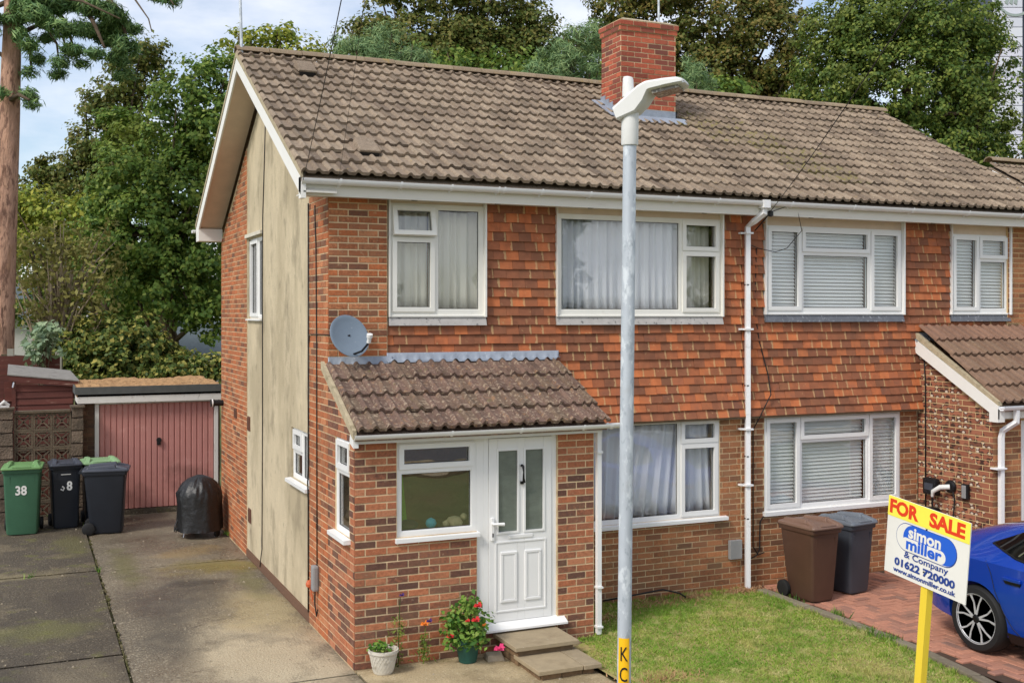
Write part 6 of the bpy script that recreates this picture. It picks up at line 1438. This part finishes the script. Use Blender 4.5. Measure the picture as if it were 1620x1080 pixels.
make_tree('autumn_tree', 'tall rust-tinged tree behind and right of the chimney', [LB(985,10,55,32,43),LB(1050,30,75,60,43),LB(1130,45,75,65,43),LB(1210,70,62,80,43),LB(1165,130,90,55,43),LB(1255,120,42,60,43),LB(1090,-30,110,40,43),LB(1230,10,45,40,43),LB(1060,110,70,60,43),LB(1000,60,60,50,43.5),LB(960,90,50,50,43.5),LB(1120,110,80,60,43.5),LB(1220,160,80,50,43.5),LB(1265,60,34,46,43)], .165, 'leaf_autumn', gb(1120,44), .35, 6, 125, .5, .65)
make_tree('lime_tree', 'huge dense green tree filling the sky above the right roof end', [LB(1400,50,90,65,37),LB(1490,50,85,70,37),LB(1540,110,68,70,37),LB(1350,110,72,70,37),LB(1440,150,110,85,36.5),LB(1545,200,62,70,37),LB(1470,240,110,55,36.5),LB(1590,245,52,48,37),LB(1400,10,80,60,37),LB(1330,190,50,50,37),LB(1320,60,50,60,37.5),LB(1300,140,50,60,37.5),LB(1380,200,80,60,37.5),LB(1530,40,60,50,37.5)],
          .14, 'leaf_lime', gb(1450,38), .4, 7, 200, .45, .6)
def pine(name, label, lobes, m, base, tr, seed, dens=120, leaf=.3, clump=.35, bark='bark', limbs=14, trunk_top=None, fill=.3):
    return make_tree(name, label, lobes, leaf, m, base, tr, seed, dens, clump, .10, fill, 'trees behind the houses', bark, limbs, 'tree', trunk_top)
pine('blue_pine', 'soft blue-green pine crown above the middle of the left ridge', [LB(600,85,52,42,30),LB(650,95,35,30,30),LB(555,75,30,28,30),LB(600,110,80,40,30)], 'needle_blue', gb(600,30.5), .2, 8, 330, .22, .3)
pine('blue_pine', 'soft blue-green pine crown beside the left face of the chimney', [LB(915,80,38,42,30),LB(885,105,45,32,30),LB(940,60,26,26,30),LB(855,118,34,22,30),LB(920,120,60,35,30)], 'needle_blue', gb(905,30.5), .2, 9, 330, .22, .3)
pine('blue_pine', 'small bright pine tip just right of the chimney', [LB(1092,112,26,28,30),LB(1100,140,34,26,30)], 'needle_blue', gb(1095,30.5), .16, 10, 330, .2, .26)
# scots pine at the left edge: trunk, bare limbs and drooping sprays
pe = empty('scots_pine', gb(4,24), 0, 'tall reddish pine trunk with drooping needle sprays at the left edge', 'tree', 'trees behind the houses')
b0 = Vector(pe.location); rel = lambda px, py, d=24.: at_depth(px, py, d) - b0
mb = MB(); tk = [rel(1,700),rel(2,560),rel(7,420),rel(11,300),rel(15,180),rel(19,60),rel(22,-60),rel(24,-200)]
mb.tube(tk, [.30,.26,.235,.225,.215,.19,.16,.12], 14); mb.build('trunk', MT['bark_pine'], pe, smooth=True)
mb = MB(); br = [[(20,10),(70,-8),(130,2),(190,30)],[(20,-20),(90,-30),(170,-5),(205,30)],[(18,60),(60,40),(100,60),(110,100)],[(22,-40),(120,-50),(200,-20),(235,30),(240,50)],[(18,100),(0,85),(-20,88)],[(20,20),(45,60),(50,110)],[(14,160),(30,150),(46,158)],[(20,-10),(60,20),(90,70),(95,115)],[(60,-8),(100,30),(115,70)],[(130,2),(150,40),(165,75)],[(170,-5),(195,40),(200,60)],[(20,0),(-30,20),(-60,60)],[(24,-60),(160,-70),(260,-15),(275,8)],[(22,-30),(30,20),(15,50)]]
for i, b_ in enumerate(br):
    mb.tube([rel(x, y, 24 + (i % 3 - 1)*.6*k) for k, (x, y) in enumerate(b_)], [.07,.045,.028,.014,.01][:len(b_)], 6)
mb.build('limbs', MT['bark'], pe, smooth=True)
pg = np.random.default_rng(33); pl_ = []
sp = [(45,8,34,12),(85,5,36,13),(125,8,34,15),(160,18,32,16),(185,40,26,18),(200,72,20,16),(170,62,22,12),(140,50,26,12),(105,45,24,12),(75,35,26,10),(60,22,26,10),(115,78,18,10),(95,100,14,9),(92,120,12,7),(150,85,14,8),(190,95,18,10),(195,120,12,8),(50,70,14,9),(58,92,10,7),(46,115,10,7),(44,150,12,8),(48,165,8,5),(40,20,16,14),(268,3,12,5),(245,-8,16,8),(20,30,14,12),(0,145,8,8),(30,55,12,8),(130,100,10,6),(72,60,14,8),(176,30,22,14),(215,45,10,6),(-15,40,20,20)]
for (x, y, rx, ry) in sp: pl_.append(lobe(x, y, rx, ry, 24 + pg.uniform(-.9,.9), (rx+ry)*.7))
P_, N_p = crown_points(pl_, 950, .2, pg, .6, .8); V, F = leafy(P_ - np.array(b0), N_p, .20, .13, pg, .1); leaf_obj('crown', MT['needle'], pe, V, F)
# bushes, hedge
make_tree('ivy_bush', 'big rounded yellow-green ivy bush behind the garage roof', [LB(190,540,78,46,25),LB(140,558,58,44,25),LB(235,568,62,40,25),LB(180,585,90,40,24.6),LB(110,585,34,28,24.6)], .115, 'leaf_bush', gb(185,25), .1, 11, 380, .2, .7, group='shrubs behind the garage', limbs=10, kind_cat='bush')
make_tree('hedge', 'clipped yellow-green hedge running from the bush to the house', [LB(290,582,40,26,24.2),LB(330,586,34,26,24.2),LB(355,588,30,26,24.2),LB(262,590,34,24,24.2)], .11, 'leaf_bush', gb(310,24.2), .06, 12, 360, .18, .7, group='shrubs behind the garage', limbs=6, kind_cat='hedge')
make_tree('silver_shrub', 'pale blue-green shrub between the pine trunk and the ivy bush', [LB(55,540,24,20,22),LB(78,525,18,18,22),LB(75,555,26,18,22)], .16, 'leaf_blue', gb(60,22), .06, 13, 160, .24, .5, group='shrubs behind the garage', limbs=8, kind_cat='shrub')
gw_ = []
for (x, y, n_, s_) in ((-.02,6.3,40,.05),(-2.05,4.4,26,.04),(-2.9,4.44,22,.12),(.35,-1.08,14,.1),(-2.05,7.6,20,.06)):
    gw_ += [(g.normal(x, s_*.5), g.normal(y, s_), .02) for _ in range(n_)]
V, F = blades(gw_, .03, .09, .008, g, 1.0); tag(link('drive_weeds', tri_mesh('drive_weeds', V, F, MT['leaf_plant'])), 'small tufts of weed in the joints of the concrete drive', 'weeds', kind='stuff')

# ---------------------------------------------------------------- far things
bk = MB(); bk.grid([[(x, y, z + .3*math.sin(x*.3)) for x in range(-40, 60, 5)] for y, z in ((16,-.2),(22,.6),(28,1.6),(36,2.0),(60,2.3),(120,3))]); tag(bk.build('hillside', MT['ground'], None, smooth=True), kind='structure')
fe = empty('far_fence', (0,0,0), 0, 'grey-green timber fence beyond the red shed', 'fence')
a, b = at_depth(2,560,22.5), at_depth(100,566,23.5)
stf = MB(); d = b - a
for i in range(34):
    p = a.lerp(b, i/34); q = a.lerp(b, (i+.9)/34); stf.hexa([(p.x,p.y,.2),(q.x,q.y,.2),(q.x,q.y+.02,.2),(p.x,p.y+.02,.2)], [(p.x,p.y,p.z+.0),(q.x,q.y,q.z),(q.x,q.y+.02,q.z),(p.x,p.y+.02,p.z)])
tag(stf.build('boards', MT['fence'], fe), kind='stuff')
for px in (16, 56, 92):
    p = a.lerp(b, (px-2)/98.); mb = MB(); mb.box(p.x-.06,p.x+.06,p.y-.10,p.y-.02,0,p.z+.12); mb.build('post', MT['post'], fe)
ob = empty('far_outbuilding', (0,0,0), 0, 'low grey roofed building glimpsed under the big green tree', 'building')
p0, p1 = at_depth(262,540,36), at_depth(372,545,36)
mb = MB(); mb.hexa([(p0.x,p0.y,2.2),(p1.x,p1.y,2.2),(p1.x,p1.y+4,2.2),(p0.x,p0.y+4,2.2)], [(p0.x,p0.y+1.8,3.3),(p1.x,p1.y+1.8,3.3),(p1.x,p1.y+2.2,3.3),(p0.x,p0.y+2.2,3.3)]); mb.build('roof', MT['slate_roof'], ob)
mb = MB(); mb.hexa([(p0.x+.2,p0.y+.2,0),(p1.x-.2,p1.y+.2,0),(p1.x-.2,p1.y+3.8,0),(p0.x+.2,p0.y+3.8,0)], [(p0.x+.2,p0.y+.2,2.2),(p1.x-.2,p1.y+.2,2.2),(p1.x-.2,p1.y+3.8,2.2),(p0.x+.2,p0.y+3.8,2.2)]); mb.build('wall', MT['far_wall'], ob)
fh = empty('far_white_house', (0,0,0), 0, 'pale house wall glimpsed between the pine trunk and the olive tree', 'building')
q0, q1 = at_depth(4,540,44), at_depth(70,540,44)
mb = MB(); mb.box(q0.x,q1.x,q0.y,q0.y+6,0,at_depth(30,505,44).z); mb.build('wall', MT['far_wall'], fh)
mb = MB(); zt_ = at_depth(30,505,44).z; mb.prism([(q0.y-.3,zt_),(q0.y+3,zt_+1.6),(q0.y+6.3,zt_)], 'x', q0.x-.3, q1.x+.3); mb.build('roof', MT['slate_roof'], fh)
# next house along, only its roof end shows
h3 = empty('next_house', (0,0,0), 0, 'next house along with white gable board, seen past the right roof end', 'house')
X3, Z3 = 13.37, 6.30
mb = MB(); mb.prism([(0,-.8),(0,4.0),(3.47,6.0),(6.94,4.0),(6.94,-.8)], 'x', X3+.25, X3+6); mb.build('wall', MT['brick_near'], h3)
mb = MB(); mb.prism([(-.3,Z3-.04-3.77*SL),(3.47,Z3-.04),(7.24,Z3-.04-3.77*SL),(7.24,Z3-.09-3.77*SL),(3.47,Z3-.09),(-.3,Z3-.09-3.77*SL)], 'x', X3+.02, X3+6.2); rf3 = mb.build('roof', MT['roof'], h3)
T3 = Matrix.Translation((0, -.3, Z3 - .0 - 3.77*SL)) @ Matrix.Rotation(PIT, 4, 'X')
tile_slope(rf3, T3, X3, X3+3.0, .9, S_TOP-.04, [tA], .2885, .3195)
ridge_tiles(rf3, X3, X3+4, 3.47, Z3+.05, MT['ridge'], 9)
mb = MB(); mb.prism([(-.3,Z3-.06-3.77*SL),(3.47,Z3-.06),(7.24,Z3-.06-3.77*SL),(7.24,Z3-.26-3.77*SL),(3.47,Z3-.26),(-.3,Z3-.26-3.77*SL)], 'x', X3-.03, X3-.001); mb.build('bargeboard', MT['barge'], h3)
# tower block
tw_ = empty('tower_block', (0,0,0), 0, 'tall pale panelled tower with a round emblem behind the right-hand tree', 'tower')
TWM = frame(at_depth(1572, 497, 95), R(-YAW)); kx = 95/_f
mb = MB(TWM); mb.box(0, 90*kx, .3, 14, -3, 36); mb.build('core', MT['tower_dark'], tw_)
z0 = at_depth(1600, 260, 95).z; pz = 15.5*kx
zz = z0; base_z = TWM.translation.z
for i in range(24):
    mb = MB(TWM); mb.box(.0, 45.5*kx, .0, .28, zz + .03 - base_z, zz + pz - .03 - base_z); mb.build('panel', MT['tower'], tw_); zz += pz
ec = at_depth(1606, -4, 95); em = MB(TWM @ Matrix.Translation(((1606-1572)*kx, -.06, ec.z - base_z)))
ri = [(26.5*kx*math.cos(R(10*i)), 26.5*kx*math.sin(R(10*i))) for i in range(36)]; ro_ = [(30.5*kx*math.cos(R(10*i)), 30.5*kx*math.sin(R(10*i))) for i in range(36)]
for i in range(36):
    j = (i+1) % 36; em.hexa([(ri[i][0],0,ri[i][1]),(ri[j][0],0,ri[j][1]),(ro_[j][0],0,ro_[j][1]),(ro_[i][0],0,ro_[i][1])], [(ri[i][0],.06,ri[i][1]),(ri[j][0],.06,ri[j][1]),(ro_[j][0],.06,ro_[j][1]),(ro_[i][0],.06,ro_[i][1])])
for k in range(3):
    x = (-14 + 7*k)*kx; em.hexa([(x-2.4*kx,0,-9*kx),(x+2.0*kx,0,-12*kx),(x+6*kx,0,14*kx),(x+2*kx,0,15*kx)], [(x-2.4*kx,.06,-9*kx),(x+2.0*kx,.06,-12*kx),(x+6*kx,.06,14*kx),(x+2*kx,.06,15*kx)])
em.build('emblem', MT['emblem'], tw_)

# ---------------------------------------------------------------- trees across the road, seen only as reflections in the glass
src = bpy.data.objects['maple_tree']; tl_e = empty('treeline', (0,-34,0), 0, 'row of trees across the road mirrored in the window glass', 'trees'); tl_e['kind'] = 'stuff'
for (x, y, rz, sc) in ((-6,1,20,1.0),(1.5,-2,140,1.1),(10,0,260,.95),(19,-2,60,1.1),(29,-1,200,1.0)):
    for ch in src.children:
        c = ch.copy(); COL.objects.link(c); c.parent = tl_e; c.matrix_basis = Matrix.Translation((x, y, 0)) @ Matrix.Rotation(R(rz), 4, 'Z') @ Matrix.Scale(sc, 4)
